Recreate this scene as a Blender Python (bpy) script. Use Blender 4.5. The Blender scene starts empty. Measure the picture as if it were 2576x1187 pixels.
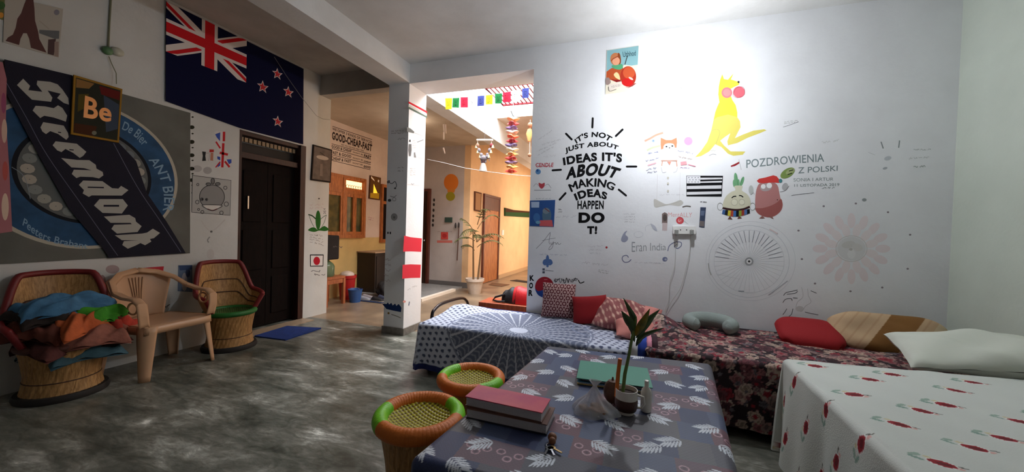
import bpy, math, random
import numpy as np
from mathutils import Vector, Matrix
from mathutils.geometry import tessellate_polygon
R_ = math.radians
SC = bpy.context.scene
COL = SC.collection
random.seed(7)

# ---------------------------------------------------------------- camera
FPX, YAW, PITCH, ROLL, CAMH = 920.0, 18.88, -0.976, 1.778, 1.3
def _rows():
    y, p, r = R_(YAW), R_(PITCH), R_(ROLL)
    fwd = Vector((-math.sin(y)*math.cos(p), math.cos(y)*math.cos(p), math.sin(p)))
    right = Vector((math.cos(y), math.sin(y), 0)); up = right.cross(fwd)
    return right*math.cos(r)+up*math.sin(r), -right*math.sin(r)+up*math.cos(r), fwd
RT, UP, FW = _rows()
cam_d = bpy.data.cameras.new('camera'); cam = bpy.data.objects.new('camera', cam_d); COL.objects.link(cam)
cam_d.sensor_width = 36; cam_d.lens = FPX/2576*36; cam_d.clip_start = .05; cam_d.clip_end = 100
cam.matrix_world = Matrix.Translation((0, 0, CAMH)) @ Matrix((RT, UP, -FW)).transposed().to_4x4()
SC.camera = cam

# ---------------------------------------------------------------- world, lights, exposure
SC.view_settings.view_transform = 'Standard'; SC.view_settings.look = 'None'
SC.view_settings.exposure = 0.6; SC.view_settings.gamma = 1.0; SC.view_settings.use_curve_mapping = False
SC.cycles.use_denoising = True
SC.cycles.max_bounces = 10; SC.cycles.diffuse_bounces = 7
SC.cycles.sample_clamp_indirect = 6
W = bpy.data.worlds.new('sky'); SC.world = W; W.use_nodes = True
W.node_tree.nodes['Background'].inputs[0].default_value = (.86, .93, 1, 1)
W.node_tree.nodes['Background'].inputs[1].default_value = 3.0
def light(kind, name, loc, power, color, size=.1, size_y=None, rot=(0, 0, 0)):
    d = bpy.data.lights.new(name, kind); d.energy = power; d.color = color
    o = bpy.data.objects.new(name, d); COL.objects.link(o); o.location = loc; o.rotation_euler = rot
    if kind == 'AREA':
        d.shape = 'RECTANGLE'; d.size = size; d.size_y = size_y or size
    elif kind == 'POINT': d.shadow_soft_size = size
    return o
light('AREA', 'skylight_daylight', (-1.75, 5.1, 4.7), 430, (.93, .96, 1), 2.4, 3.6)                # daylight through the courtyard roof
light('AREA', 'street_door_daylight', (-1.2, 10.6, 1.6), 60, (1, .84, .66), 2.6, 2.0, (0, R_(90), 0))       # warm daylight far end of passage
light('POINT', 'passage_warm_fill', (-3.6, 5.3, 2.9), 3, (1, .82, .66), .1)  # added warm fill light for the passage, without any fitting

# ---------------------------------------------------------------- pixel -> place helpers (photo frame 2576x1187)
def ray(px, py): return RT*((px-1288)/FPX) + UP*(-(py-593.5)/FPX) + FW
CAMP = Vector((0, 0, CAMH))
def onX(px, py, X): d = ray(px, py); return CAMP + d*(X/d.x)
def onY(px, py, Y): d = ray(px, py); return CAMP + d*(Y/d.y)
def onZ(px, py, Z): d = ray(px, py); return CAMP + d*((Z-CAMH)/d.z)

# ---------------------------------------------------------------- materials
def lin(c):
    r = []
    for v in c[:3]:
        v /= 255.0; r.append(v/12.92 if v <= .04045 else ((v+.055)/1.055)**2.4)
    return (*r, 1)
MATS = {}
def mat(key, c=None, rough=.7, metal=0, noise=0, nscale=20, bump=0, bscale=60, trans=0, alpha=1, emit=0, ior=1.45, c2=None, coat=0):
    if key in MATS: return MATS[key]
    m = bpy.data.materials.new(key); MATS[key] = m; m.use_nodes = True
    nt = m.node_tree; b = nt.nodes['Principled BSDF']; L = nt.links.new
    b.inputs['Base Color'].default_value = lin(c); b.inputs['Roughness'].default_value = rough
    b.inputs['Metallic'].default_value = metal; b.inputs['IOR'].default_value = ior
    b.inputs['Transmission Weight'].default_value = trans; b.inputs['Alpha'].default_value = alpha
    b.inputs['Coat Weight'].default_value = coat
    tc = nt.nodes.new('ShaderNodeTexCoord')
    if noise or c2:
        n = nt.nodes.new('ShaderNodeTexNoise'); n.inputs['Scale'].default_value = nscale; n.inputs['Detail'].default_value = 6
        L(tc.outputs['Object'], n.inputs['Vector'])
        mx = nt.nodes.new('ShaderNodeMix'); mx.data_type = 'RGBA'
        k = 1-noise if not c2 else 1
        a = lin(c); mx.inputs[6].default_value = a
        mx.inputs[7].default_value = lin(c2) if c2 else (a[0]*k, a[1]*k, a[2]*k, 1)
        cr = nt.nodes.new('ShaderNodeValToRGB'); cr.color_ramp.elements[0].position = .35; cr.color_ramp.elements[1].position = .68
        L(n.outputs['Fac'], cr.inputs[0]); L(cr.outputs[0], mx.inputs[0]); L(mx.outputs[2], b.inputs['Base Color'])
    if bump:
        n2 = nt.nodes.new('ShaderNodeTexNoise'); n2.inputs['Scale'].default_value = bscale; n2.inputs['Detail'].default_value = 4
        L(tc.outputs['Object'], n2.inputs['Vector'])
        bp = nt.nodes.new('ShaderNodeBump'); bp.inputs['Strength'].default_value = bump; bp.inputs['Distance'].default_value = .01
        L(n2.outputs['Fac'], bp.inputs['Height']); L(bp.outputs[0], b.inputs['Normal'])
    if emit:
        b.inputs['Emission Color'].default_value = lin(c); b.inputs['Emission Strength'].default_value = emit
    return m
def vcol_mat(key, rough=.8, bump=.25, bscale=260, sheen=0):
    if key in MATS: return MATS[key]
    m = mat(key, (200, 200, 200), rough, bump=bump, bscale=bscale); nt = m.node_tree
    a = nt.nodes.new('ShaderNodeAttribute'); a.attribute_name = 'Col'
    nt.links.new(a.outputs['Color'], nt.nodes['Principled BSDF'].inputs['Base Color'])
    if sheen: nt.nodes['Principled BSDF'].inputs['Sheen Weight'].default_value = sheen
    return m
def pt(c):
    m = mat('paint_%d_%d_%d' % tuple(c), c, .8); m.node_tree.nodes['Principled BSDF'].inputs['Specular IOR Level'].default_value = .15; return m     # flat paint / ink
def wood_mat(key, c, c2, scale=6, rough=.45):
    if key in MATS: return MATS[key]
    m = mat(key, c, rough, bump=.1, bscale=80); nt = m.node_tree; L = nt.links.new; b = nt.nodes['Principled BSDF']
    tc = [n for n in nt.nodes if n.type == 'TEX_COORD'][0]
    mp = nt.nodes.new('ShaderNodeMapping'); mp.inputs['Scale'].default_value = (scale*3, scale*3, scale*.35)
    w = nt.nodes.new('ShaderNodeTexNoise'); w.inputs['Scale'].default_value = 3; w.inputs['Detail'].default_value = 8; w.inputs['Distortion'].default_value = 1.2
    L(tc.outputs['Object'], mp.inputs[0]); L(mp.outputs[0], w.inputs['Vector'])
    cr = nt.nodes.new('ShaderNodeValToRGB'); cr.color_ramp.elements[0].color = lin(c2); cr.color_ramp.elements[1].color = lin(c)
    cr.color_ramp.elements[0].position = .35; cr.color_ramp.elements[1].position = .65
    L(w.outputs['Fac'], cr.inputs[0]); L(cr.outputs[0], b.inputs['Base Color'])
    return m
def wall_mat(key, c, c2, stain=None):
    m = mat(key, c, .82, bump=.12, bscale=35); nt = m.node_tree; L = nt.links.new; b = nt.nodes['Principled BSDF']
    tc = [n for n in nt.nodes if n.type == 'TEX_COORD'][0]
    n1 = nt.nodes.new('ShaderNodeTexNoise'); n1.inputs['Scale'].default_value = 1.1; n1.inputs['Detail'].default_value = 9; n1.inputs['Roughness'].default_value = .62
    L(tc.outputs['Object'], n1.inputs['Vector'])
    cr = nt.nodes.new('ShaderNodeValToRGB'); e = cr.color_ramp.elements
    e[0].position = .3; e[0].color = lin(c2); e[1].position = .62; e[1].color = lin(c)
    L(n1.outputs['Fac'], cr.inputs[0]); L(cr.outputs[0], b.inputs['Base Color'])
    return m
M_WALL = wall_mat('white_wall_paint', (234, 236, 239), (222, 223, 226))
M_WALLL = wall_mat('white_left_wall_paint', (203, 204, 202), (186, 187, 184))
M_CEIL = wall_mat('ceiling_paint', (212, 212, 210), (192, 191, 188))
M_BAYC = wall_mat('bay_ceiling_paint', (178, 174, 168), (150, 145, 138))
M_PASS = wall_mat('passage_wall_paint', (214, 196, 182), (190, 170, 155))
M_PEACH = wall_mat('peach_wall_paint', (232, 196, 152), (214, 176, 134))
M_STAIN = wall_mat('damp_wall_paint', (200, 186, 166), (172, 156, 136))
def floor_mat():
    m = mat('grey_marble', (110, 112, 108), .22); nt = m.node_tree; L = nt.links.new; b = nt.nodes['Principled BSDF']
    tc = [n for n in nt.nodes if n.type == 'TEX_COORD'][0]
    mp = nt.nodes.new('ShaderNodeMapping'); mp.inputs['Rotation'].default_value = (0, 0, R_(6)); mp.inputs['Scale'].default_value = (1.3, 3.4, 1)
    L(tc.outputs['Object'], mp.inputs[0])
    n1 = nt.nodes.new('ShaderNodeTexNoise'); n1.inputs['Scale'].default_value = 1.5; n1.inputs['Detail'].default_value = 12; n1.inputs['Roughness'].default_value = .66; n1.inputs['Distortion'].default_value = .5
    L(mp.outputs[0], n1.inputs['Vector'])
    cr = nt.nodes.new('ShaderNodeValToRGB'); e = cr.color_ramp.elements
    e[0].position = .36; e[0].color = lin((72, 73, 67)); e[1].position = .68; e[1].color = lin((212, 212, 206))
    a = e.new(.45); a.color = lin((94, 95, 88)); a = e.new(.55); a.color = lin((116, 115, 108)); a = e.new(.63); a.color = lin((154, 153, 147))
    L(n1.outputs['Fac'], cr.inputs[0])
    n3 = nt.nodes.new('ShaderNodeTexNoise'); n3.inputs['Scale'].default_value = 4.6; n3.inputs['Detail'].default_value = 14; n3.inputs['Roughness'].default_value = .72; n3.inputs['Distortion'].default_value = 1.6
    L(mp.outputs[0], n3.inputs['Vector']); c3 = nt.nodes.new('ShaderNodeValToRGB'); f = c3.color_ramp.elements
    f[0].position = .38; f[0].color = (.55, .56, .5, 1); f[1].position = .62; f[1].color = (1.35, 1.35, 1.3, 1); L(n3.outputs['Fac'], c3.inputs[0])
    mv = nt.nodes.new('ShaderNodeMix'); mv.data_type = 'RGBA'; mv.blend_type = 'MULTIPLY'; mv.inputs[0].default_value = .8
    L(cr.outputs[0], mv.inputs[6]); L(c3.outputs[0], mv.inputs[7])
    # slab joints
    br = nt.nodes.new('ShaderNodeTexBrick'); br.offset = 0; br.inputs['Scale'].default_value = 1; br.inputs['Brick Width'].default_value = 1.2; br.inputs['Row Height'].default_value = 1.2
    br.inputs['Mortar Size'].default_value = .004; br.inputs[1].default_value = (1, 1, 1, 1); br.inputs[2].default_value = (1, 1, 1, 1); br.inputs[3].default_value = (.82, .82, .8, 1)
    L(tc.outputs['Object'], br.inputs['Vector'])
    mx = nt.nodes.new('ShaderNodeMix'); mx.data_type = 'RGBA'; mx.blend_type = 'MULTIPLY'; mx.inputs[0].default_value = 1
    L(mv.outputs[2], mx.inputs[6]); L(br.outputs[0], mx.inputs[7]); L(mx.outputs[2], b.inputs['Base Color'])
    mr = nt.nodes.new('ShaderNodeMapRange'); mr.inputs['To Min'].default_value = .22; mr.inputs['To Max'].default_value = .46
    L(n1.outputs['Fac'], mr.inputs[0]); L(mr.outputs[0], b.inputs['Roughness'])
    return m
M_FLOOR = floor_mat()

# ---------------------------------------------------------------- mesh builders
class MB:
    def __init__(s): s.v = []; s.f = []; s.m = []; s.mats = []
    def mi(s, m):
        if m not in s.mats: s.mats.append(m)
        return s.mats.index(m)
    def add(s, vs, fs, m):
        o = len(s.v); s.v += [tuple(v) for v in vs]; k = s.mi(m)
        s.f += [tuple(i+o for i in f) for f in fs]; s.m += [k]*len(fs); return s
    def box(s, x0, x1, y0, y1, z0, z1, m):
        vs = [(x, y, z) for x in (x0, x1) for y in (y0, y1) for z in (z0, z1)]
        return s.add(vs, [(0, 1, 3, 2), (4, 6, 7, 5), (0, 4, 5, 1), (2, 3, 7, 6), (0, 2, 6, 4), (1, 5, 7, 3)], m)
    def obox(s, c, size, m, rz=0, rx=0, ry=0):
        M = Matrix.Translation(c) @ Matrix.Rotation(rz, 4, 'Z') @ Matrix.Rotation(ry, 4, 'Y') @ Matrix.Rotation(rx, 4, 'X')
        h = [q/2 for q in size]
        vs = [M @ Vector((x, y, z)) for x in (-h[0], h[0]) for y in (-h[1], h[1]) for z in (-h[2], h[2])]
        return s.add(vs, [(0, 1, 3, 2), (4, 6, 7, 5), (0, 4, 5, 1), (2, 3, 7, 6), (0, 2, 6, 4), (1, 5, 7, 3)], m)
    def tube(s, pts, r, m, n=10, closed=False):
        pts = [Vector(p) for p in pts]; N = len(pts); vs = []; fs = []
        rs = r if isinstance(r, (list, tuple)) else [r]*N
        ref = Vector((0, 0, 1)); a = None
        for i, p in enumerate(pts):
            t = (pts[(i+1) % N if closed else min(i+1, N-1)] - pts[(i-1) % N if closed else max(i-1, 0)])
            t = t.normalized() if t.length > 1e-9 else Vector((0, 0, 1))
            if a is None: a = t.cross(ref if abs(t.z) < .9 else Vector((1, 0, 0))).normalized()
            else: a = (a - t*a.dot(t)); a = a.normalized() if a.length > 1e-6 else t.orthogonal().normalized()
            b = t.cross(a)
            for k in range(n):
                q = 2*math.pi*k/n; vs.append(p + (a*math.cos(q)+b*math.sin(q))*rs[i])
        for i in range(N if closed else N-1):
            for k in range(n):
                j = (i+1) % N; fs.append((i*n+k, i*n+(k+1) % n, j*n+(k+1) % n, j*n+k))
        if not closed: fs += [tuple(range(n))[::-1], tuple((N-1)*n+k for k in range(n))]
        return s.add(vs, fs, m)
    def lathe(s, prof, m, n=32, c=(0, 0, 0), cap=True):
        vs = []; fs = []; P = len(prof)
        for r, z in prof:
            for k in range(n):
                q = 2*math.pi*k/n; vs.append((c[0]+r*math.cos(q), c[1]+r*math.sin(q), c[2]+z))
        for i in range(P-1):
            for k in range(n): fs.append((i*n+k, i*n+(k+1) % n, (i+1)*n+(k+1) % n, (i+1)*n+k))
        if cap: fs += [tuple(range(n))[::-1], tuple((P-1)*n+k for k in range(n))]
        return s.add(vs, fs, m)
    def sphere(s, c, r, m, n=16, sc=(1, 1, 1)):
        prof = [(max(1e-4, math.sin(math.pi*i/n)*r), -math.cos(math.pi*i/n)*r) for i in range(n+1)]
        o = len(s.v); s.lathe(prof, m, n*2)
        for i in range(o, len(s.v)):
            x, y, z = s.v[i]; s.v[i] = (c[0]+x*sc[0], c[1]+y*sc[1], c[2]+z*sc[2])
        return s
    def grid(s, fn, nu, nv, m, loop_u=False):
        vs = [fn(i/nu, j/nv) for i in range(nu+1) for j in range(nv+1)]
        fs = [(i*(nv+1)+j, (i+1)*(nv+1)+j, (i+1)*(nv+1)+j+1, i*(nv+1)+j+1) for i in range(nu) for j in range(nv)]
        return s.add(vs, fs, m)
    def build(s, name, parent=None, smooth=True, thick=0, bevel=0, M=None):
        me = bpy.data.meshes.new(name); me.from_pydata(s.v, [], s.f)
        for m in s.mats: me.materials.append(m)
        me.polygons.foreach_set('material_index', s.m)
        o = bpy.data.objects.new(name, me); COL.objects.link(o)
        if smooth: me.shade_smooth(); me.set_sharp_from_angle(angle=R_(42))
        me.update()
        if thick:
            md = o.modifiers.new('thickness', 'SOLIDIFY'); md.thickness = thick; md.offset = 0
        if bevel:
            md = o.modifiers.new('bevel', 'BEVEL'); md.width = bevel; md.segments = 2; md.limit_method = 'ANGLE'
        if parent is not None: o.parent = parent
        if M is not None: o.matrix_local = M
        return o
def tag(o, label=None, cat=None, group=None, kind=None):
    if label: o['label'] = label
    if cat: o['category'] = cat
    if group: o['group'] = group
    if kind: o['kind'] = kind
    return o
def thing(name, label, cat, loc=(0, 0, 0), rz=0, group=None, rx=0, ry=0):
    o = bpy.data.objects.new(name, None); COL.objects.link(o); o.location = loc; o.rotation_euler = (rx, ry, rz)
    o.empty_display_size = .05
    return tag(o, label, cat, group)
def struct(name, mb, parent=None, smooth=False, **k):
    o = mb.build(name, parent, smooth, **k)
    if parent is None: o['kind'] = 'structure'
    return o

# ---------------------------------------------------------------- flat art: painted or printed shapes on a plane
def cat_rom(pts, closed=False, n=6):
    P = [Vector(p) for p in pts]; N = len(P); out = []
    for i in range(N if closed else N-1):
        g = lambda k: P[k % N] if closed else P[max(0, min(N-1, k))]
        p0, p1, p2, p3 = g(i-1), g(i), g(i+1), g(i+2)
        for k in range(n):
            t = k/n
            out.append(.5*((2*p1)+(p2-p0)*t+(2*p0-5*p1+4*p2-p3)*t*t+(3*p1-p0-3*p2+p3)*t**3))
    if not closed: out.append(P[-1])
    return [(p.x, p.y) for p in out]
_txt = {}
def text_shape(s, bold):
    if (s, bold) in _txt: return _txt[(s, bold)]
    cu = bpy.data.curves.new('t', 'FONT'); cu.body = s; cu.offset = bold; cu.resolution_u = 6; cu.space_character = 1+max(0, bold)*2.6; cu.fill_mode = 'FRONT'
    o = bpy.data.objects.new('t', cu); COL.objects.link(o)
    dg = bpy.context.evaluated_depsgraph_get(); me = bpy.data.meshes.new_from_object(o.evaluated_get(dg))
    vs = np.array([v.co[:2] for v in me.vertices]); fs = [tuple(p.vertices) for p in me.polygons]
    bpy.data.objects.remove(o); bpy.data.curves.remove(cu); bpy.data.meshes.remove(me)
    lo, hi = vs.min(0), vs.max(0); vs = (vs-lo)/np.maximum(hi-lo, 1e-6)
    _txt[(s, bold)] = (vs, fs); return vs, fs
def along(pts, u):
    L = [0]
    for a, b in zip(pts, pts[1:]): L.append(L[-1]+math.hypot(b[0]-a[0], b[1]-a[1]))
    d = u*L[-1]
    for i in range(len(pts)-1):
        if d <= L[i+1] or i == len(pts)-2:
            t = (d-L[i])/max(1e-9, L[i+1]-L[i]); a, b = pts[i], pts[i+1]
            return (a[0]+(b[0]-a[0])*t, a[1]+(b[1]-a[1])*t)
class Art:
    """shapes given in photo pixels (after an optional crop transform), laid onto the real plane X=val or Y=val"""
    def __init__(s, plane, val, off=.0004, T=(0, 0, 1), step=.00012):
        s.pl, s.val, s.off, s.T, s.step, s.mb, s.n = plane, val, off, T, step, MB(), 0
        s.sg = -1 if plane == 'Y' else (1 if val < 0 else -1)
    def t(s, p): return (s.T[0]+p[0]/s.T[2], s.T[1]+p[1]/s.T[2])
    def put(s, p2, fs, c):
        o = s.off + s.n*s.step; s.n += 1; f = onX if s.pl == 'X' else onY
        vs = []
        for p in p2:
            q = f(p[0], p[1], s.val)
            if s.pl == 'X': q = Vector((s.val+s.sg*o, q.y, q.z))
            else: q = Vector((q.x, s.val-o, q.z))
            vs.append(q)
        s.mb.add(vs, fs, pt(c) if isinstance(c, (tuple, list)) else c); return s
    def poly(s, pts, c, smooth=False, raw=False):
        P = pts if raw else [s.t(p) for p in pts]
        if smooth: P = cat_rom(P, True, 5)
        tr = tessellate_polygon([[Vector((x, y, 0)) for x, y in P]])
        return s.put(P, [tuple(t) for t in tr], c)
    def line(s, pts, w, c, smooth=True, closed=False, raw=False):
        P = pts if raw else [s.t(p) for p in pts]
        if smooth and len(P) > 2: P = cat_rom(P, closed, 5)
        if closed: P = P+[P[0]]
        A = []; N = len(P)
        for i in range(N):
            a, b = P[max(0, i-1)], P[min(N-1, i+1)]
            dx, dy = b[0]-a[0], b[1]-a[1]; l = math.hypot(dx, dy) or 1
            A += [(P[i][0]-dy/l*w/2, P[i][1]+dx/l*w/2), (P[i][0]+dy/l*w/2, P[i][1]-dx/l*w/2)]
        return s.put(A, [(2*i, 2*i+1, 2*i+3, 2*i+2) for i in range(N-1)], c)
    def ell(s, cx, cy, rx, ry, c, rot=0, n=28):
        q = R_(rot); P = []
        for k in range(n):
            a = 2*math.pi*k/n; x, y = rx*math.cos(a), ry*math.sin(a)
            P.append((cx+x*math.cos(q)-y*math.sin(q), cy+x*math.sin(q)+y*math.cos(q)))
        return s.poly(P, c)
    def ring(s, cx, cy, rx, ry, w, c, n=40):
        return s.line([(cx+rx*math.cos(2*math.pi*k/n), cy+ry*math.sin(2*math.pi*k/n)) for k in range(n)], w, c, smooth=False, closed=True)
    def text(s, body, top, bot, c, bold=.02):
        vs, fs = text_shape(body, bold)
        tp = [s.t(p) for p in top]; bt = [s.t(p) for p in bot]
        if len(tp) > 2: tp = cat_rom(tp)
        if len(bt) > 2: bt = cat_rom(bt)
        out = []
        for u, v in vs:
            a, b = along(bt, u), along(tp, u); out.append((a[0]+(b[0]-a[0])*v, a[1]+(b[1]-a[1])*v))
        return s.put(out, fs, c)
    def words(s, quad, c, w=.9, rows=1, seed=1, fill=.75):
        """unreadable handwriting strokes inside a quad TL TR BR BL"""
        rn = random.Random(seed); TL, TR, BR, BL = [s.t(p) for p in quad]
        def at(u, v):
            a = (TL[0]+(TR[0]-TL[0])*u, TL[1]+(TR[1]-TL[1])*u); b = (BL[0]+(BR[0]-BL[0])*u, BL[1]+(BR[1]-BL[1])*u)
            return (a[0]+(b[0]-a[0])*v, a[1]+(b[1]-a[1])*v)
        wid = math.hypot(TR[0]-TL[0], TR[1]-TL[1]); hh = math.hypot(BL[0]-TL[0], BL[1]-TL[1])/rows
        stp = max(.012, min(.2, hh*.28/max(wid, 1)))
        for r in range(rows):
            u = 0
            while u < 1:
                wl = rn.uniform(3, 7)*stp; P = []
                while wl > 0 and u < 1:
                    P.append(at(u, (r+.5+rn.uniform(-.36, .36)*fill)/rows)); u += stp*rn.uniform(.4, .9); wl -= stp*.6
                if len(P) > 2: s.line(P, w, c, raw=True); s.n -= 1
                u += stp*1.1
        s.n += 1; return s
    def slab(s, quad, c, th, name='panel', parent=None, raw=False, bevel=0):
        """a board with thickness; later art lies on its face"""
        P = [q if raw else s.t(q) for q in quad]; f = onX if s.pl == 'X' else onY; vs = []
        for d in (s.off, s.off+th):
            for p in P:
                q = f(p[0], p[1], s.val); vs.append((s.val+s.sg*d, q.y, q.z) if s.pl == 'X' else (q.x, s.val-d, q.z))
        n = len(P); fs = [tuple(range(n)), tuple(range(2*n-1, n-1, -1))]+[(i, (i+1) % n, n+(i+1) % n, n+i) for i in range(n)]
        m = pt(c) if isinstance(c, (tuple, list)) else c
        s.mb.add(vs, fs, m); s.off += th+.0002; return s
    def cut(s, name):
        if not hasattr(s, 'parts'): s.parts = []
        s.parts.append((name, s.mb)); s.mb = MB(); return s
    def done(s, name, label=None, cat=None, parent=None, group=None):
        if hasattr(s, 'parts'):
            t = thing(name, label, cat, (0, 0, 0), group=group)
            if parent is not None: t.parent = parent
            for n, mb in s.parts: mb.build(n, t, False)
            if s.mb.v: s.mb.build(s.parts[-1][0], t, False)
            return t
        o = s.mb.build(name, parent, False); s.mb = MB(); return tag(o, label, cat, group)

# ================================================================ the building
XL, XW, YM, YB, XO, XR, ZC, ZB, ZL = -4.267, -5.05, 3.7, 4.065, -1.08, 2.25, 3.213, 2.993, 3.374
M_FLOORP = mat('passage_floor_warm_tint', (150, 128, 104), .3, c2=(112, 96, 80), nscale=2.5)  # brown base colour stands in for warm light on the passage floor
struct('floor', MB().box(-7, 2.45, -2.2, 3.9, -.1, 0, M_FLOOR))
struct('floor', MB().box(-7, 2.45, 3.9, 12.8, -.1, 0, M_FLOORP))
struct('ceiling', MB().box(-2.6, XR+.2, -2.2, YM, ZC, 3.45, M_CEIL))
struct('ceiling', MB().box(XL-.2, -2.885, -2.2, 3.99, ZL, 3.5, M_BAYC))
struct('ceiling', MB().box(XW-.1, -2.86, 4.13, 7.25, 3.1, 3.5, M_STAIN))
struct('ceiling', MB().box(-3.6, -.5, 6.5, 12.6, 3.41, 3.6, M_PASS))
struct('wall_back', MB().box(XO, XR+.2, YM, YB, 0, 3.45, M_WALL).box(-2.6, XO, YM, YB, 2.985, 3.45, M_WALL))
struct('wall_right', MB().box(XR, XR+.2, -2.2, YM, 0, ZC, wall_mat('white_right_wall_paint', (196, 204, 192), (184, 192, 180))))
struct('wall_rear', MB().box(-4.45, XR+.2, -2.4, -2.2, 0, 3.45, mat('white_rear_wall', (205, 206, 206), .8)))
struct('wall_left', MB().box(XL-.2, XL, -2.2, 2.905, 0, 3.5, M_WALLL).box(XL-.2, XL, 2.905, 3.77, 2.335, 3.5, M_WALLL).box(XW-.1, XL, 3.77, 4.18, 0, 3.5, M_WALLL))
struct('wall_column', MB().box(-2.885, -2.6, YM, YB, 0, ZB, M_WALL))
struct('trim_1', MB().box(-2.9, -2.585, YM-.015, YB+.015, 0, .085, mat('grey_plinth', (128, 124, 118), .6, bump=.2, noise=.3)), bevel=.003)
struct('trim_2', MB().box(-2.885, -2.6, -2.2, YB, ZB, 3.49, M_CEIL).box(-2.86, -2.6, YB, 12.4, 2.985, 3.41, M_CEIL))      # long beam and courtyard parapet
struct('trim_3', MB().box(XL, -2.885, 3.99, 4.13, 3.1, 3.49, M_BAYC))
struct('wall_passage_left', MB().box(XW-.15, XW, 4.18, 7.2, 1.06, 3.4, M_PASS).box(XW-.15, XW, 4.18, 7.2, 0, 1.06, mat('yellow_dado_paint', (214, 186, 124), .7, noise=.15, nscale=4)))
struct('wall_passage_far', MB().box(XW-.15, -3.6, 7.2, 7.35, 0, 3.41, wall_mat('grey_passage_paint', (186, 176, 170), (166, 156, 150))))
struct('wall_passage_warm', MB().box(-3.6, -3.45, 7.2, 12.5, 0, 3.41, M_PEACH))
struct('wall_passage_end', MB().box(-3.6, -.5, 12.4, 12.6, 0, 3.41, M_PEACH))
struct('wall_courtyard', MB().box(-.6, -.45, YB, 12.6, 0, 3.41, M_PEACH).box(-2.86, -2.6, 4.1, 6.6, 3.41, 3.42, M_WALL))
struct('baseboard_far', MB().box(-4.4, -3.44, 7.175, 7.2, 0, .12, mat('dark_skirting', (104, 100, 98), .5)).box(-3.45, -3.4, 8.98, 12.3, 0, .09, mat('stone_sill', (190, 160, 125), .5)).box(-3.45, -3.4, 7.2, 7.9, 0, .09, MATS['stone_sill']))
tl = mat('grey_tile', (150, 150, 148), .35, noise=.25, nscale=14)
struct('trim_4', MB().box(-5.0, -3.55, 5.55, 7.15, 0, .035, tl).box(-3.58, -3.5, 5.5, 6.75, 0, .05, mat('chipped_white_edge', (225, 215, 200), .6, bump=.6, bscale=18)))
# door 1: dark double door under the flag
DW = wood_mat('dark_door_wood', (22, 12, 10), (12, 7, 6), 4, .5); DF = wood_mat('door_frame_wood', (58, 24, 20), (34, 15, 12), 4, .45)
DW.node_tree.nodes['Principled BSDF'].inputs['Specular IOR Level'].default_value = .12; DW.node_tree.nodes['Principled BSDF'].inputs['Roughness'].default_value = .7
d1 = thing('door_1', None, None, (0, 0, 0)); d1['kind'] = 'structure'
MB().box(XL-.15, XL-.02, 2.905, 2.95, 0, 2.335, DF).box(XL-.15, XL+.012, 3.69, 3.77, 0, 2.335, DF).box(XL-.15, XL-.024, 2.95, 3.69, 2.29, 2.333, DF).box(XL-.12, XL-.03, 2.95, 3.69, 2.03, 2.1, DF).build('door_frame', d1, False, bevel=.004)
for y0, y1 in ((2.95, 3.32), (3.322, 3.69)):
    b = MB().box(XL-.14, XL-.1, y0, y1, .02, 2.03, DW)
    for z0, z1 in ((.15, .62), (.72, 1.2), (1.3, 1.9)): b.box(XL-.1, XL-.088, y0+.07, y1-.07, z0, z1, DW)
    lf = b.build('door_leaf', d1, False, bevel=.004)
MB().box(XL-.085, XL-.07, 3.06, 3.075, 1.45, 1.6, mat('bright_steel', (215, 215, 220), .25, 1)).build('bolt', d1, False)
lb = MB(); gm = mat('beige_lattice', (150, 128, 100), .6)
for i in range(14):
    y = 2.965+i*.052; lb.box(XL-.1, XL-.075, y, y+.035, 2.225, 2.275, gm)
lb.build('ventilator_lattice', d1, False)
MB().box(XL-.135, XL-.12, 2.95, 3.69, 2.1, 2.22, mat('dark_ventilator', (24, 18, 16), .6)).build('ventilator_panel', d1, False)
# door 2: warm plywood door in the passage, door 3: dark brown door
d2 = thing('door_2', None, None); d2['kind'] = 'structure'
WD = wood_mat('orange_door_wood', (196, 128, 74), (150, 84, 42), 3, .4); RD = wood_mat('red_brown_wood', (96, 46, 34), (70, 32, 24), 5, .4)
MB().box(-3.45, -3.40, 7.9, 7.95, 0, 2.13, RD).box(-3.45, -3.40, 8.88, 8.95, 0, 2.13, RD).box(-3.45, -3.404, 7.902, 8.948, 2.07, 2.128, RD).box(-3.45, -3.41, 7.95, 8.88, 1.76, 2.07, RD).build('door_frame', d2, False, bevel=.004)
MB().box(-3.45, -3.42, 7.95, 8.88, .01, 1.76, WD).build('door_leaf', d2, False)
MB().tube([(-3.40, 8.8, .92), (-3.37, 8.8, .92), (-3.37, 8.8, 1.02), (-3.40, 8.8, 1.02)], .008, mat('dark_steel', (60, 60, 62), .35, 1)).build('door_handle', d2)
d3 = thing('door_3', None, None); d3['kind'] = 'structure'
BD = wood_mat('brown_door_wood', (62, 34, 24), (36, 20, 14), 4, .4)
MB().box(-5.0, -4.46, 7.16, 7.2, .01, 2.1, BD).build('door_leaf', d3, False)
MB().box(-4.46, -4.41, 7.12, 7.2, 0, 2.16, RD).box(-5.05, -4.412, 7.124, 7.2, 2.1, 2.158, RD).build('door_frame', d3, False)
MB().sphere((-4.52, 7.13, 1.0), .025, MATS['bright_steel'], 8).build('door_knob', d3)
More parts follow.
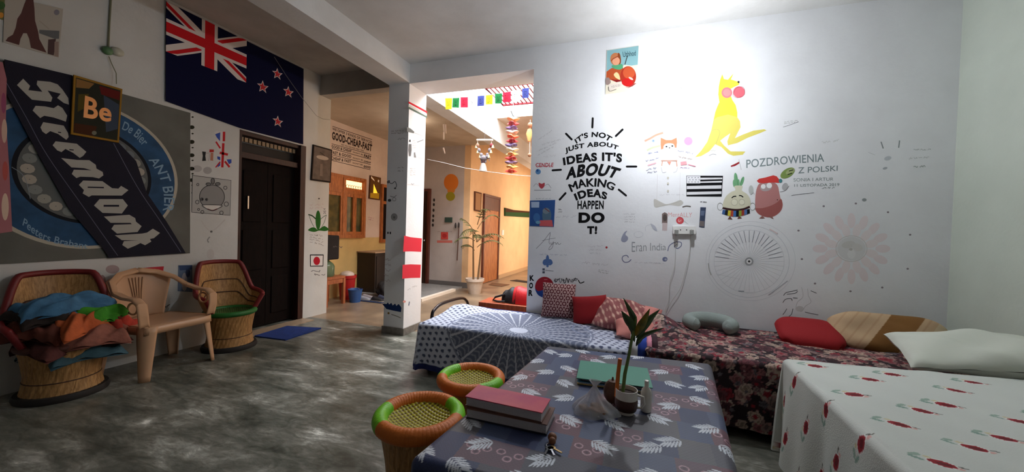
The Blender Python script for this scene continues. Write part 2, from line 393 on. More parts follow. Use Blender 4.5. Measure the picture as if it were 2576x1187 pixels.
# window 1: wooden window on the passage wall
w1 = thing('window_1', None, None); w1['kind'] = 'structure'
OW = wood_mat('orange_window_wood', (190, 116, 62), (136, 76, 38), 6, .4)
pA, pB, pC = onX(916, 455, XW), onX(916, 598, XW), onX(800, 430, XW)
wy1, wz0, wy0 = pA.y, pB.z, 4.75; wz1 = pA.z+.03
zt_ = onX(916, 476, XW).z - (pA.z-pB.z)*.02
wt = wz0+(wz1-wz0)*.745
x0, x1 = XW, XW+.06
fb = MB().box(x0, x1-.004, wy0+.002, wy1-.002, wz0+.001, wz0+.06, OW).box(x0, x1-.004, wy0+.002, wy1-.002, wz1-.05, wz1-.001, OW).box(x0, x1, wy0, wy0+.05, wz0, wz1, OW).box(x0, x1, wy1-.05, wy1, wz0, wz1, OW).box(x0, x1-.006, wy0+.002, wy1-.002, wt-.03, wt+.03, OW)
ym_ = (wy0+wy1)/2-.03
fb.box(x0, x1-.002, ym_-.03, ym_+.03, wz0+.003, wz1-.003, OW); fb.build('window_frame', w1, False)
GD = mat('dark_green_glass', (54, 60, 38), .12, c2=(104, 92, 50), nscale=5)
for a, b, sp in ((wy0+.05, ym_-.03, 1), (ym_+.03, wy1-.05, 2)):
    n = sp; w_ = (b-a)/n
    for i in range(n):
        s = MB(); q0, q1 = a+i*w_, a+(i+1)*w_
        s.box(x0+.01, x1-.01, q0, q0+.045, wz0+.06, wt-.03, OW).box(x0+.01, x1-.01, q1-.045, q1, wz0+.06, wt-.03, OW).box(x0+.012, x1-.013, q0+.001, q1-.001, wz0+.061, wz0+.12, OW).box(x0+.012, x1-.013, q0+.001, q1-.001, wt-.09, wt-.031, OW)
        sh = s.build('window_sash', w1, False)
        MB().box(x0+.005, x0+.02, q0+.04, q1-.04, wz0+.1, wt-.08, GD).build('window_pane', sh, False)
LG = mat('lit_frosted_glass', (255, 214, 150), .3, emit=1.3)
MB().box(x0+.005, x0+.02, ym_+.07, wy1-.08, wt+.08, wz1-.08, LG).build('window_pane', w1, False)['label'] = 'lit frosted upper pane'
cb = MB()
for k in range(7):
    yy = ym_+.1+k*(wy1-ym_-.2)/6; cb.tube([(x0+.025, yy+.035*math.cos(t*.7), wt+.1+.03*math.sin(t*.7)) for t in range(8)], .004, mat('brown_scrollwork', (130, 80, 50), .5), 6)
cb.build('scrollwork', w1)
MB().box(x0+.005, x0+.02, wy0+.08, ym_-.07, wt+.08, wz1-.08, mat('grey_green_glass', (104, 102, 80), .2)).build('window_pane', w1, False)
MB().box(x0+.01, x1-.01, wy0+.05, ym_-.03, wt+.03, wz1-.05, OW).box(x0, x0+.004, ym_+.03, wy1-.05, wt+.03, wz1-.05, OW).build('window_transom', w1, False)
# window 2 edge: dark opening with wooden frame at the right of the window wall
w2 = thing('window_2', None, None); w2['kind'] = 'structure'
q0, q1 = onX(957, 470, XW), onX(957, 575, XW); qz = onX(962, 508, XW).z
MB().box(XW, XW+.05, q0.y, q0.y+.05, .95, q0.z+.06, OW).box(XW, XW+.046, q0.y+.05, q0.y+.7, q0.z, q0.z+.06, OW).box(XW, XW+.046, q0.y+.05, q0.y+.7, qz-.04, qz+.02, OW).box(XW, XW+.046, q0.y+.05, q0.y+.7, .95, 1.02, OW).build('window_frame', w2, False)
MB().box(XW, XW+.02, q0.y+.05, q0.y+.7, 1.0, q0.z, mat('night_glass', (30, 20, 18), .2)).build('window_pane', w2, False)
# skylight grille
g0 = onZ(1222, 222, 3.42); g1 = onZ(1262, 266, 3.42)
gr = thing('roof_grille', 'red framed roof grille with a row of pale rods over the courtyard opening', 'grille', (0, 0, 0))
RF = mat('red_steel_paint', (150, 40, 50), .5)
gx0, gx1 = -2.25, -.62; gy0, gy1 = min(g0.y, g1.y), max(g0.y, g1.y)
MB().tube([(gx0, gy0, 3.43), (gx1, gy0, 3.43), (gx1, gy1, 3.43), (gx0, gy1, 3.43)], .022, RF, 8, True).build('grille_frame', gr)
for i in range(22):
    x = gx0+.06+i*(gx1-gx0-.1)/21
    MB().tube([(x, gy0, 3.44), (x, gy1, 3.44)], .011, mat('dark_red_rod', (120, 50, 52), .5), 6).build('rod', gr)

# ================================================================ wall lamp
LP = onY(1722, 205, YM-.6); LW0 = onY(1724, 207, YM); lp = thing('wall_lamp', 'round glowing bulb on a white wall bracket high on the mural wall', 'lamp', (LP.x, YM, LP.z)); wpo = Vector((LW0.x-LP.x, 0, LW0.z-LP.z))
WPL = mat('white_plastic', (235, 235, 232), .4)
MB().lathe([(.001, 0), (.045, 0), (.045, .015), (.012, .03), (.001, .03)], WPL, 24).build('wall_plate', lp, M=Matrix.Translation(wpo) @ Matrix.Rotation(R_(90), 4, 'X'))
MB().tube([wpo+Vector((0, -.02, 0)), wpo*.5+Vector((0, -.28, 0)), (0, -.5, .0)], .006, WPL, 10).build('arm', lp)
MB().lathe([(.001, 0), (.02, 0), (.024, .05), (.001, .055)], WPL, 20, c=(0, 0, .5)).build('lamp_holder', lp, M=Matrix.Rotation(R_(90), 4, 'X'))
MB().sphere((0, -.59, 0), .036, mat('glowing_bulb', (246, 249, 255), .3, emit=730), 12).build('bulb', lp)

# ================================================================ mural wall paintings
WT = lambda T: Art('Y', YM, T=T)
K = (18, 18, 20)
T = (1380, 280, 3.708); bt = thing('bulb_slogan_sticker', 'black lettering on the white wall shaped like a light bulb with ray strokes', 'wall lettering', tuple(onY(1492, 440, YM)))
bt.location = (0, 0, 0)
for a, b in (((412, 65), (408, 150)), ((163, 209), (215, 262)), ((690, 170), (628, 230)), ((38, 550), (115, 545)), ((730, 515), (818, 515)), ((158, 763), (104, 823)), ((655, 730), (722, 785))):
    A = WT(T); A.line([a, b], 5.2, K); A.ell(a[0], a[1], 9.5, 9.5, K, n=12); A.ell(b[0], b[1], 9.5, 9.5, K, n=12); A.done('ray_stroke', parent=bt)
for s_, tp, bo, bd in (("IT'S NOT", [(238, 262), (320, 205), (430, 190), (520, 200), (600, 240)], [(262, 305), (335, 255), (430, 240), (505, 252), (565, 285)], .04),
    ("JUST ABOUT", [(150, 345), (240, 312), (340, 295), (430, 285), (550, 290), (655, 322)], [(158, 402), (250, 370), (340, 352), (430, 345), (540, 342), (640, 372)], .04),
    ("IDEAS IT'S", [(130, 432), (230, 405), (330, 390), (430, 382), (560, 380), (688, 393)], [(140, 505), (230, 490), (330, 478), (440, 465), (560, 466), (682, 480)], .05),
    ("ABOUT", [(165, 535), (260, 502), (350, 488), (450, 484), (560, 500), (682, 535)], [(160, 642), (240, 622), (340, 607), (450, 603), (540, 612), (620, 628)], .05),
    ("MAKING", [(185, 685), (270, 642), (360, 628), (460, 626), (540, 640), (626, 680)], [(215, 752), (290, 715), (370, 703), (450, 702), (530, 712), (598, 738)], .0),
    ("IDEAS", [(232, 772), (300, 738), (380, 724), (460, 726), (552, 762)], [(258, 834), (320, 812), (390, 800), (450, 802), (538, 826)], .05),
    ("HAPPEN", [(270, 832), (516, 832)], [(268, 912), (514, 912)], .035), ("DO", [(280, 942), (524, 942)], [(278, 1042), (522, 1042)], .06), ("T!", [(360, 1070), (455, 1070)], [(360, 1145), (452, 1145)], .06)):
    A = WT(T)
    for dx, dy in (((0, 0), (4, 0), (-4, 0), (2, 3), (-2, -3)) if s_ == 'MAKING' else ((0, 0),)): A.text(s_, [(x+dx, y+dy) for x, y in tp], [(x+dx, y+dy) for x, y in bo], K, bd)
    A.done('lettering', parent=bt)
# kangaroo
A = WT((1720, 160, 2.967)); Yl, Yp = (232, 208, 70), (216, 204, 104)
A.poly([(288, 78), (300, 115), (330, 120), (372, 72), (352, 118), (395, 132), (416, 132), (412, 158), (372, 176), (348, 190), (352, 240), (362, 270), (388, 310), (400, 365), (400, 400), (330, 380), (250, 400), (222, 420), (240, 350), (266, 290), (258, 230), (262, 170), (272, 120)], Yl)
A.poly([(222, 420), (250, 400), (330, 380), (400, 400), (420, 430), (424, 475), (400, 520), (382, 556), (440, 530), (520, 500), (600, 490), (618, 498), (560, 522), (480, 552), (400, 592), (330, 610), (325, 580), (347, 520), (310, 545), (272, 575), (300, 610), (350, 655), (460, 656), (440, 680), (370, 688), (330, 672), (280, 622), (235, 602), (190, 655), (130, 690), (85, 698), (130, 650), (175, 585), (205, 500)], Yp)
A.line([(205, 500), (250, 490), (268, 520), (240, 600)], .8, (170, 165, 110)); A.line([(222, 405), (240, 350), (264, 290)], .8, (176, 170, 110))
A.ell(322, 217, 40, 40, (226, 120, 128)); A.ell(322, 217, 28, 28, (235, 140, 140)); A.ell(412, 213, 44, 43, (222, 104, 116), -20); A.line([(372, 222), (390, 185), (430, 172), (452, 190), (450, 235), (400, 256), (370, 240)], .8, (130, 60, 70), closed=True)
A.ell(409, 138, 8, 8, (40, 40, 40)); A.done('kangaroo_painting', 'yellow kangaroo with pink boxing gloves painted high on the wall', 'wall painting')
# breton flag
A = WT((1730, 370, 6.133)); A.poly([(-20, 440), (545, 442), (525, 765), (-20, 762)], (16, 16, 20)); Wc = (222, 222, 226)
for p in ([(-14, 446), (195, 446), (192, 560), (-14, 560)], [(195, 472), (535, 470), (534, 495), (195, 502)], [(193, 530), (528, 520), (526, 545), (192, 552)], [(-14, 600), (524, 588), (522, 640), (-14, 648)], [(-14, 692), (520, 682), (518, 722), (-14, 736)]): A.poly(p, Wc)
for i in range(4):
    for j in range(3): A.ell(18+i*48+(j % 2)*14, 470+j*34, 7, 9, (110, 118, 124), n=8); A.n -= 1
A.done('striped_flag_painting', 'small black and white striped flag painted below the kangaroo', 'wall painting')
# polish greeting
G1 = (124, 138, 140); A = WT((1730, 370, 6.133))
A.text('POZDROWIENIA', [(903, 195), (1500, 140), (2100, 98)], [(905, 325), (1500, 265), (2105, 225)], G1, .008); A.cut('lettering_line'); A.text('Z POLSKI', [(1705, 312), (2315, 283)], [(1702, 408), (2312, 366)], G1, .008); A.cut('lettering_line')
A.text('SONIA I ARTUR', [(1632, 480), (2250, 468)], [(1634, 532), (2246, 516)], (136, 148, 146), 0); A.cut('lettering_line'); A.text('11 LISTOPADA 2019', [(1642, 572), (2340, 556)], [(1644, 612), (2338, 600)], (136, 148, 146), .01); A.cut('lettering_line'); A.words([(2070, 610), (2280, 605), (2280, 645), (2070, 650)], (120, 130, 130), 1, 1, 5); A.cut('lettering_line'); A.line([(1600, 745), (1780, 722), (1950, 705)], 1.1, (90, 96, 100))
A.done('greeting_lettering', 'grey hand lettered greeting in capitals right of the small red and white flag', 'wall lettering')
A = WT((1730, 370, 6.133)); A.poly([(662, 268), (790, 190), (793, 225), (664, 290)], (235, 235, 235)); A.poly([(664, 286), (720, 262), (793, 224), (796, 252), (730, 292), (668, 306)], (150, 40, 48)); A.line([(788, 190), (826, 352)], .8, (150, 150, 150)); A.done('small_flag_painting', 'tiny red and white flag on a pole painted before the greeting', 'wall painting')
# onion and potato
A = WT((1730, 370, 6.133)); OC = (206, 204, 180)
for c in ((720, 560, 24, 62, -4), (745, 500, 30, 105, -6), (838, 530, 26, 78, 18), (780, 560, 22, 66, 4)): A.ell(c[0], c[1], c[2], c[3], (112, 166, 122), c[4])
A.line([(755, 420), (775, 610)], 1, (80, 130, 90)); A.line([(850, 480), (795, 610)], 1, (80, 130, 90))
for sx in (1, -1):
    cx = 500 if sx > 0 else 1000; A.ring(cx, 918, 42, 56, 1.1, (120, 124, 116))
A.poly([(545, 945), (545, 860), (590, 760), (670, 692), (735, 662), (722, 600), (842, 600), (835, 668), (912, 722), (960, 800), (966, 912), (900, 938), (750, 955), (620, 945)], OC, True); A.ring(720, 850, 48, 50, 1, (170, 168, 150)); A.ring(835, 850, 44, 46, 1, (170, 168, 150)); A.ell(720, 850, 44, 46, (216, 214, 192)); A.ell(835, 850, 40, 42, (216, 214, 192))
A.line([(678, 786), (708, 762), (748, 758)], 2.6, K); A.line([(790, 746), (825, 750), (855, 774)], 2.6, K)
cols = [(66, 98, 150), (30, 34, 40), (200, 186, 60), (172, 74, 54), (66, 110, 170), (20, 24, 30), (136, 150, 60), (150, 60, 48), (80, 110, 160), (20, 24, 30)]
for i, c in enumerate(cols):
    a, b = i/10, (i+1)/10; top = lambda u: (540+415*u, 965-12*u+math.sin(u*math.pi)*20); bot = lambda u: (528+430*u, 1030-10*u+math.sin(u*math.pi)*48); A.poly([top(a), top(b), bot(b), bot(a)], c); A.n -= 1
A.n += 1; A.line([(540, 938), (640, 958), (750, 968), (860, 955), (955, 918)], 4.6, (58, 32, 34))
A.poly([(615, 1112), (650, 1062), (690, 1114)], (110, 72, 60)); A.poly([(765, 1106), (790, 1062), (838, 1096)], (110, 72, 60)); A.done('onion_painting', 'painted onion figure with green shoots and a striped skirt', 'wall painting')
A = WT((1730, 370, 6.133)); A.poly([(1110, 560), (1065, 640), (1045, 750), (1040, 900), (1055, 990), (1120, 1050), (1240, 1085), (1350, 1060), (1440, 980), (1467, 880), (1432, 790), (1412, 700), (1390, 600), (1330, 545), (1220, 535)], (184, 128, 126), True)
A.poly([(1046, 945), (1150, 940), (1290, 900), (1380, 850), (1440, 800), (1462, 880), (1436, 975), (1348, 1054), (1240, 1080), (1122, 1046), (1060, 990)], (160, 94, 90), True); A.ell(1210, 620, 92, 60, (174, 160, 160), -12); A.ell(1165, 607, 36, 36, (238, 238, 238)); A.ell(1258, 592, 42, 42, (238, 238, 238)); A.ell(1383, 812, 9, 9, (90, 50, 50))
A.poly([(1065, 520), (1100, 488), (1200, 468), (1320, 434), (1372, 450), (1424, 512), (1410, 552), (1300, 545), (1180, 556), (1095, 552)], (206, 66, 62)); A.ell(1540, 400, 124, 66, (128, 150, 84), -32); A.ell(1580, 375, 74, 38, (160, 170, 120), -28); A.line([(1560, 370), (1630, 350)], 2, K); A.line([(1540, 425), (1610, 400)], 2, K); A.ell(1430, 520, 28, 32, (70, 130, 136))
A.ell(1500, 610, 45, 60, (178, 178, 180), 20); A.line([(1420, 690), (1500, 670), (1560, 600)], .9, (140, 136, 140)); A.poly([(1100, 1100), (1150, 1058), (1190, 1098)], (150, 104, 96)); A.poly([(1250, 1075), (1300, 1062), (1325, 1110)], (150, 104, 96)); A.line([(1030, 730), (1000, 700), (960, 720)], .9, (160, 156, 156)); A.ell(975, 660, 36, 70, (186, 190, 188))
A.done('potato_painting', 'painted pink potato figure wearing a red beret with a green feather', 'wall painting')
# dog with flags
A = WT((1600, 320, 3.956)); A.line([(85, 138), (140, 112), (200, 78), (270, 55)], 5, (226, 160, 136)); A.line([(108, 232), (160, 205), (240, 184)], 5, (196, 204, 170)); A.ell(172, 135, 16, 16, (170, 186, 220)); A.ell(172, 135, 6, 6, (110, 140, 200)); A.ell(520, 138, 42, 42, (236, 158, 200)); A.ring(520, 138, 95, 95, .5, (206, 206, 212))
A.poly([(252, 225), (250, 330), (410, 330), (412, 235), (330, 215)], (232, 232, 234), True); A.poly([(246, 104), (300, 128), (352, 128), (404, 104), (408, 150), (402, 205), (374, 200), (372, 165), (333, 160), (290, 168), (270, 215), (250, 222), (245, 170)], (214, 140, 104)); A.poly([(272, 200), (292, 168), (333, 160), (372, 168), (384, 205), (350, 232), (300, 232)], (240, 240, 240), True)
A.ell(303, 193, 9, 7, K); A.ell(361, 187, 9, 7, K); A.ell(333, 205, 6, 5, K); A.line([(250, 334), (410, 334)], 2.2, (196, 140, 116)); A.line([(262, 340), (256, 385)], 2, (214, 160, 130)); A.line([(402, 340), (408, 390)], 2, (214, 150, 120)); A.poly([(310, 342), (350, 342), (335, 378)], (222, 150, 130)); A.line([(250, 400), (265, 450), (300, 445)], .9, (190, 190, 196)); A.line([(415, 400), (400, 440), (370, 450)], .9, (190, 190, 196))
A.words([(115, 245), (240, 220), (240, 255), (120, 285)], (140, 146, 184), 1.3, 1, 3); A.words([(95, 325), (225, 295), (228, 320), (98, 350)], (150, 150, 180), 1, 1, 4); A.line([(118, 380), (200, 355)], 3.5, (226, 180, 188)); A.words([(95, 410), (220, 385), (222, 450), (120, 470)], (160, 160, 180), 1, 2, 5)
A.words([(415, 215), (570, 245), (565, 275), (415, 250)], (160, 160, 178), 1.2, 1, 6); A.words([(420, 280), (575, 310), (572, 335), (420, 305)], (190, 170, 160), 1, 1, 7); A.poly([(442, 345), (500, 338), (508, 372), (445, 380)], (232, 160, 166)); A.line([(520, 372), (592, 390)], 2.2, (216, 140, 156)); A.words([(440, 390), (530, 395), (530, 420), (440, 415)], (180, 150, 190), 1, 1, 8)
A.line([(212, 470), (208, 730)], .5, (205, 200, 200)); A.line([(440, 450), (432, 730)], .5, (205, 200, 200))
for y in (505, 560, 635): A.ell(318, y, 9, 12, (200, 194, 180))
A.done('dog_painting', 'faint painting of a white and orange dog between flags and slanted writing', 'wall painting')
A = WT((1600, 320, 3.956)); A.poly([(180, 715), (240, 740), (300, 765), (370, 750), (440, 725), (470, 755), (430, 785), (340, 775), (250, 790), (190, 795)], (196, 194, 188), True); A.line([(180, 720), (185, 790), (230, 790), (330, 765), (400, 750), (450, 730)], 1, (176, 174, 166)); A.line([(462, 795), (500, 785), (545, 790)], 3, (96, 90, 86)); A.done('faded_ribbon_painting', 'faded grey ribbon shape painted above the socket board', 'wall painting')
A = WT((1600, 320, 3.956)); A.text('MentALLY', [(322, 848), (558, 850)], [(322, 888), (556, 896)], (222, 164, 164), -.004); A.ell(437, 928, 38, 36, (206, 72, 80)); A.ell(437, 928, 26, 25, (220, 100, 104)); A.line([(425, 915), (425, 940), (450, 925)], 1.2, (240, 200, 200)); A.line([(475, 930), (520, 965)], .6, (150, 150, 150)); A.done('red_badge_painting', 'round red badge and pale red word painted just above the socket board', 'wall painting')
A = WT((1600, 320, 3.956)); A.poly([(258, 862), (285, 845), (315, 862), (312, 960), (258, 958)], (128, 112, 108)); A.poly([(262, 950), (314, 952), (308, 1030), (260, 1028)], (206, 190, 190)); A.ell(287, 900, 20, 35, (90, 82, 78)); A.done('brown_figure_painting', 'small dark brown upright figure painted left of the red badge', 'wall painting')
A = WT((1600, 320, 3.956)); A.slab([(640, 795), (696, 797), (680, 1000), (628, 992)], (62, 72, 96), .002); A.poly([(645, 830), (685, 832), (675, 880), (640, 878)], (96, 108, 134)); A.poly([(634, 930), (680, 935), (675, 990), (632, 985)], (120, 112, 112)); A.words([(640, 735), (700, 738), (700, 752), (640, 748)], (90, 90, 100), 1, 1, 9); A.done('navy_strip_picture', 'narrow dark blue vertical picture right of the socket board', 'picture')
# script with swirls
A = WT((1320, 480, 2.968)); SG = (158, 162, 182)
A.poly([(765, 298), (742, 312), (722, 350), (722, 375), (745, 384), (768, 368), (770, 345), (752, 325)], SG, True); A.line([(795, 512), (775, 530), (745, 532), (728, 510), (735, 488), (762, 482), (775, 498)], 2.2, (126, 132, 160)); A.line([(1068, 450), (1080, 410), (1120, 384), (1165, 384), (1168, 410), (1140, 430), (1118, 415), (1135, 400)], 2, (118, 124, 156)); A.ell(1047, 510, 19, 17, (120, 128, 160)); A.ell(1052, 512, 9, 8, (180, 184, 200)); A.poly([(940, 245), (975, 265), (988, 300), (960, 285)], (190, 194, 206), True); A.ring(850, 325, 34, 22, .5, (196, 198, 206)); A.line([(900, 300), (905, 265), (940, 250)], .5, (190, 192, 204))
A.text('Eran India', [(800, 380), (1055, 395)], [(800, 455), (1055, 440)], (158, 163, 167), -.012); A.done('swirl_script_painting', 'thin script lettering ringed by four blue grey swirls below the socket board', 'wall painting')
A = WT((1320, 480, 2.968)); A.line([(85, 432), (140, 375), (185, 316), (190, 320), (182, 380), (190, 400)], .9, (96, 100, 108)); A.line([(130, 372), (180, 360), (230, 352)], .8, (96, 100, 108)); A.line([(195, 385), (200, 400), (215, 380), (205, 425), (180, 440), (190, 415), (225, 385), (235, 400), (245, 385), (255, 400), (272, 392)], .9, (100, 104, 112)); A.words([(110, 465), (320, 470), (320, 488), (110, 484)], (186, 190, 200), .7, 1, 11); A.done('signature_drawing', 'thin black slanted signature left of the swirl script', 'wall drawing')
A = WT((1320, 480, 2.968)); FB = (90, 120, 172); A.ell(170, 520, 13, 42, FB); A.ell(150, 530, 15, 22, FB, 25); A.ell(192, 530, 15, 22, FB, -25); A.poly([(135, 545), (205, 545), (195, 555), (145, 555)], FB); A.ell(170, 562, 9, 8, FB); A.poly([(132, 578), (150, 578), (150, 594), (132, 594)], (100, 104, 118)); A.poly([(132, 600), (150, 600), (150, 615), (132, 615)], (84, 88, 100)); A.line([(155, 592), (215, 598)], .8, (110, 110, 120)); A.done('lily_emblem_painting', 'small blue lily shaped emblem with two dark squares below it', 'wall painting')
A = WT((1320, 480, 2.968))
for s_, q in (('K', ((36, 630), (70, 630), (72, 672), (38, 672))), ('O', ((33, 686), (62, 684), (62, 728), (33, 728))), ('R', ((30, 740), (60, 738), (60, 784), (28, 784)))): A.text(s_, [q[0], q[1]], [q[3], q[2]], K, .05)
A.done('country_code_lettering', 'three black capitals stacked down the edge of the doorway', 'wall lettering')
A = WT((1320, 480, 2.968)); A.ell(148, 718, 71, 77, (160, 40, 52)); A.poly([(78, 728), (100, 748), (140, 740), (160, 760), (215, 745), (214, 770), (180, 790), (140, 796), (104, 780), (86, 755)], (38, 70, 140), True); A.line([(145, 662), (170, 661)], 1, (230, 150, 160)); A.done('red_blue_disc_painting', 'red and blue disc painted behind the ring patterned cushion', 'wall painting')
A = WT((1320, 480, 2.968)); A.words([(215, 645), (400, 648), (400, 688), (220, 690)], (84, 84, 88), 2.2, 1, 21, 1.2); A.words([(220, 650), (390, 655), (390, 685), (225, 685)], (112, 112, 118), 1.6, 1, 22, 1.3); A.line([(400, 665), (415, 688), (445, 678)], 2.4, (30, 30, 32)); A.done('brush_writing', 'black and grey brush writing right of the red and blue disc', 'wall lettering')
A = WT((1320, 480, 2.968)); A.slab([(38, 73), (228, 68), (218, 268), (38, 262)], (50, 86, 146), .003); A.poly([(48, 82), (110, 82), (108, 125), (50, 125)], (170, 190, 220)); A.ell(165, 185, 34, 60, (86, 112, 134)); A.ell(160, 150, 26, 22, (120, 134, 146)); A.poly([(112, 220), (205, 218), (212, 266), (112, 262)], (204, 96, 100)); A.line([(150, 130), (185, 155)], 2, (120, 50, 60)); A.ell(90, 200, 26, 34, (66, 112, 170)); A.ell(100, 235, 18, 12, (110, 160, 190)); A.done('blue_poster', 'small blue painted poster of a grey figure at the doorway edge', 'poster')
A = WT((1320, 100, 2.968)); A.text('CENDLE', [(82, 920), (216, 918)], [(82, 952), (212, 950)], (190, 70, 80), .02); A.line([(80, 930), (120, 945), (215, 935)], 1, (190, 80, 90)); A.ell(100, 985, 20, 20, (92, 140, 190)); A.ell(95, 975, 8, 10, (50, 90, 150)); A.words([(140, 860), (240, 850), (240, 880), (140, 885)], (214, 214, 218), .7, 1, 30); A.done('red_name_lettering', 'small red hand written name above a blue blot left of the bulb slogan', 'wall lettering')
A = WT((1320, 100, 2.968)); A.poly([(105, 1068), (127, 1075), (148, 1068), (146, 1095), (126, 1112), (108, 1095)], (180, 70, 80), True); A.line([(65, 1095), (85, 1075), (105, 1090)], 1, (160, 160, 166)); A.line([(150, 1090), (175, 1078), (198, 1108)], 1, (160, 160, 166)); A.line([(70, 1123), (195, 1122)], 1.2, (130, 130, 136)); A.words([(85, 1180), (200, 1176), (200, 1192), (85, 1194)], (170, 176, 186), .8, 1, 31); A.done('red_heart_drawing', 'tiny red heart between two grey wings drawn above the blue poster', 'wall drawing')
A = WT((1320, 100, 2.968))
for i, (a, b) in enumerate((((105, 745), (205, 678)), ((130, 785), (290, 740)), ((105, 830), (245, 765)), ((100, 862), (215, 800)))): A.words([(a[0], a[1]-12), (b[0], b[1]-12), (b[0], b[1]+8), (a[0], a[1]+8)], (190, 190, 194), .7, 1, 40+i); A.cut('writing_line')
A.done('slanted_note_drawing', 'four faint slanted lines of grey writing left of the bulb slogan', 'wall drawing')
A = WT((1320, 480, 2.968)); A.words([(250, 130), (280, 130), (280, 165), (250, 165)], (150, 150, 156), 1.2, 2, 50); A.cut('writing'); A.words([(230, 180), (390, 175), (390, 205), (235, 210)], (200, 200, 206), 1, 1, 51); A.cut('writing'); A.words([(740, 165), (830, 165), (820, 240), (745, 240)], (190, 190, 194), .8, 4, 52); A.cut('writing'); A.words([(425, 515), (650, 540), (650, 575), (430, 550)], (196, 196, 200), .8, 1, 53); A.cut('writing'); A.words([(470, 400), (590, 400), (560, 480), (490, 480)], (200, 200, 204), .6, 3, 54); A.cut('writing'); A.words([(550, 580), (630, 595), (625, 625), (550, 610)], (176, 176, 176), .8, 2, 55); A.cut('writing'); A.words([(1005, 20), (1200, 20), (1200, 40), (1005, 40)], (206, 206, 210), .6, 1, 56); A.ell(611, 422, 8, 8, (176, 60, 66)); A.cut('writing'); A.words([(820, 525), (1040, 530), (1040, 548), (820, 545)], (198, 198, 204), .6, 1, 57); A.done('faint_notes_drawing', 'scattered faint grey handwriting on the wall beneath the bulb slogan', 'wall drawing')
A = WT((1720, 160, 2.967)); A.words([(750, 430), (850, 418), (855, 440), (750, 455)], (170, 174, 170), .8, 2, 60); A.cut('writing'); A.line([(742, 474), (800, 455), (858, 434)], 1.1, (110, 114, 118)); A.cut('writing'); A.words([(200, 635), (240, 635), (240, 660), (200, 665)], (176, 176, 160), .8, 1, 61); A.line([(188, 688), (215, 676), (242, 680)], 1.1, (140, 140, 140)); A.cut('writing'); A.words([(1030, 570), (1170, 555), (1170, 590), (1030, 605)], (190, 192, 190), .8, 1, 62); A.done('autograph_drawing', 'grey autograph lines on the wall right of the kangaroo', 'wall drawing')
# wheel and flower
A = WT((1720, 500, 2.968)); GW = (208, 211, 216); cx, cy = 488, 467
A.ring(cx+12, cy-2, 334, 296, .9, GW, 60); A.ring(cx, cy, 300, 268, .8, (190, 196, 204), 60); A.ring(cx, cy, 262, 234, .7, (200, 204, 210), 60)
for k in range(40):
    q = 2*math.pi*k/40; r0, r1 = 30, 262; c, s_ = math.cos(q), math.sin(q); up_ = s_ < -.15
    A.line([(cx+r0*c, cy+r0*s_), (cx+r1*c, cy+r1*s_*.9)], .6, (200, 203, 207)); A.n -= 1
    if up_: A.line([(cx+150*c, cy+150*s_*.95), (cx+255*c, cy+255*s_*.9)], 1.5, (180, 184, 194)); A.n -= 1
A.n += 2; A.ell(cx, cy, 32, 30, (160, 162, 164)); A.ell(cx, cy, 20, 19, (226, 226, 226)); A.ell(cx, cy, 9, 8, (60, 60, 60)); A.line([(183, 480), (190, 530), (205, 570)], 2.4, (184, 184, 180)); A.line([(632, 718), (700, 668), (775, 612)], 2, (186, 188, 196)); A.line([(408, 688), (450, 690)], 2, (160, 166, 176)); A.line([(240, 560), (420, 600)], .6, GW); A.line([(640, 225), (700, 260)], 3, (222, 204, 204)); A.done('wheel_drawing', 'large pale grey spoked wheel drawn on the wall above the floral bed', 'wall drawing')
A = WT((1720, 500, 2.968)); cx, cy = 1252, 372; PK = (228, 217, 219)
for ring_, rr, n_, w_ in ((0, 225, 16, 56), (1, 150, 12, 50)):
    for k in range(n_):
        q = 2*math.pi*(k+ring_*.5)/n_; A.ell(cx+rr*math.cos(q)*1.04, cy+rr*math.sin(q)*.93, w_, 30, (229, 220, 221) if ring_ else PK, math.degrees(q)); A.n -= 1
    A.n += 1
A.ring(cx, cy, 116, 96, 2.2, (206, 203, 201)); A.ell(cx, cy, 106, 88, (214, 214, 214)); A.ell(cx-22, cy-30, 52, 26, (204, 203, 200), -10); A.ell(cx+45, cy-10, 40, 28, (208, 207, 204), 20); A.ell(cx, cy+40, 30, 36, (224, 224, 224)); A.ell(cx-5, cy+5, 14, 10, (190, 188, 184)); A.done('pink_flower_drawing', 'faint pink round flower drawn on the wall right of the wheel', 'wall drawing')
A = WT((1720, 500, 2.968))
for i, (x, y) in enumerate(((857, 237), (882, 450), (980, 632), (1245, 690), (1482, 662), (1672, 522), (1690, 268), (1285, 35), (1045, 55), (1525, 100))): A.ell(x, y, 9, 7, (140, 132, 138)); A.cut('dot'); A.n -= 1
A.ell(1348, 8, 17, 12, (150, 156, 158)); A.done('dots_drawing', 'ring of small dark dots drawn around the faint pink flower', 'wall drawing')
A = WT((1720, 500, 2.968)); DG = (96, 100, 104)
for p in ([(745, 722), (765, 700), (810, 690), (850, 680)], [(770, 712), (830, 705), (850, 690)], [(740, 775), (760, 750), (800, 745), (810, 760)], [(815, 738), (850, 742)], [(740, 865), (755, 845), (770, 820)], [(785, 878), (805, 860), (815, 820)], [(948, 686), (992, 705)], [(905, 845), (950, 856), (1005, 866)]): A.line(p, 1.6, DG); A.n -= 1
A.n += 1; A.line([(880, 660), (890, 730), (850, 770), (840, 820), (880, 840), (910, 800), (950, 770), (930, 720), (925, 670)], .8, (176, 178, 180)); A.ell(865, 820, 30, 20, (212, 213, 213)); A.done('bird_sketch', 'loose black ink sketch low on the wall right of the wheel', 'wall drawing')
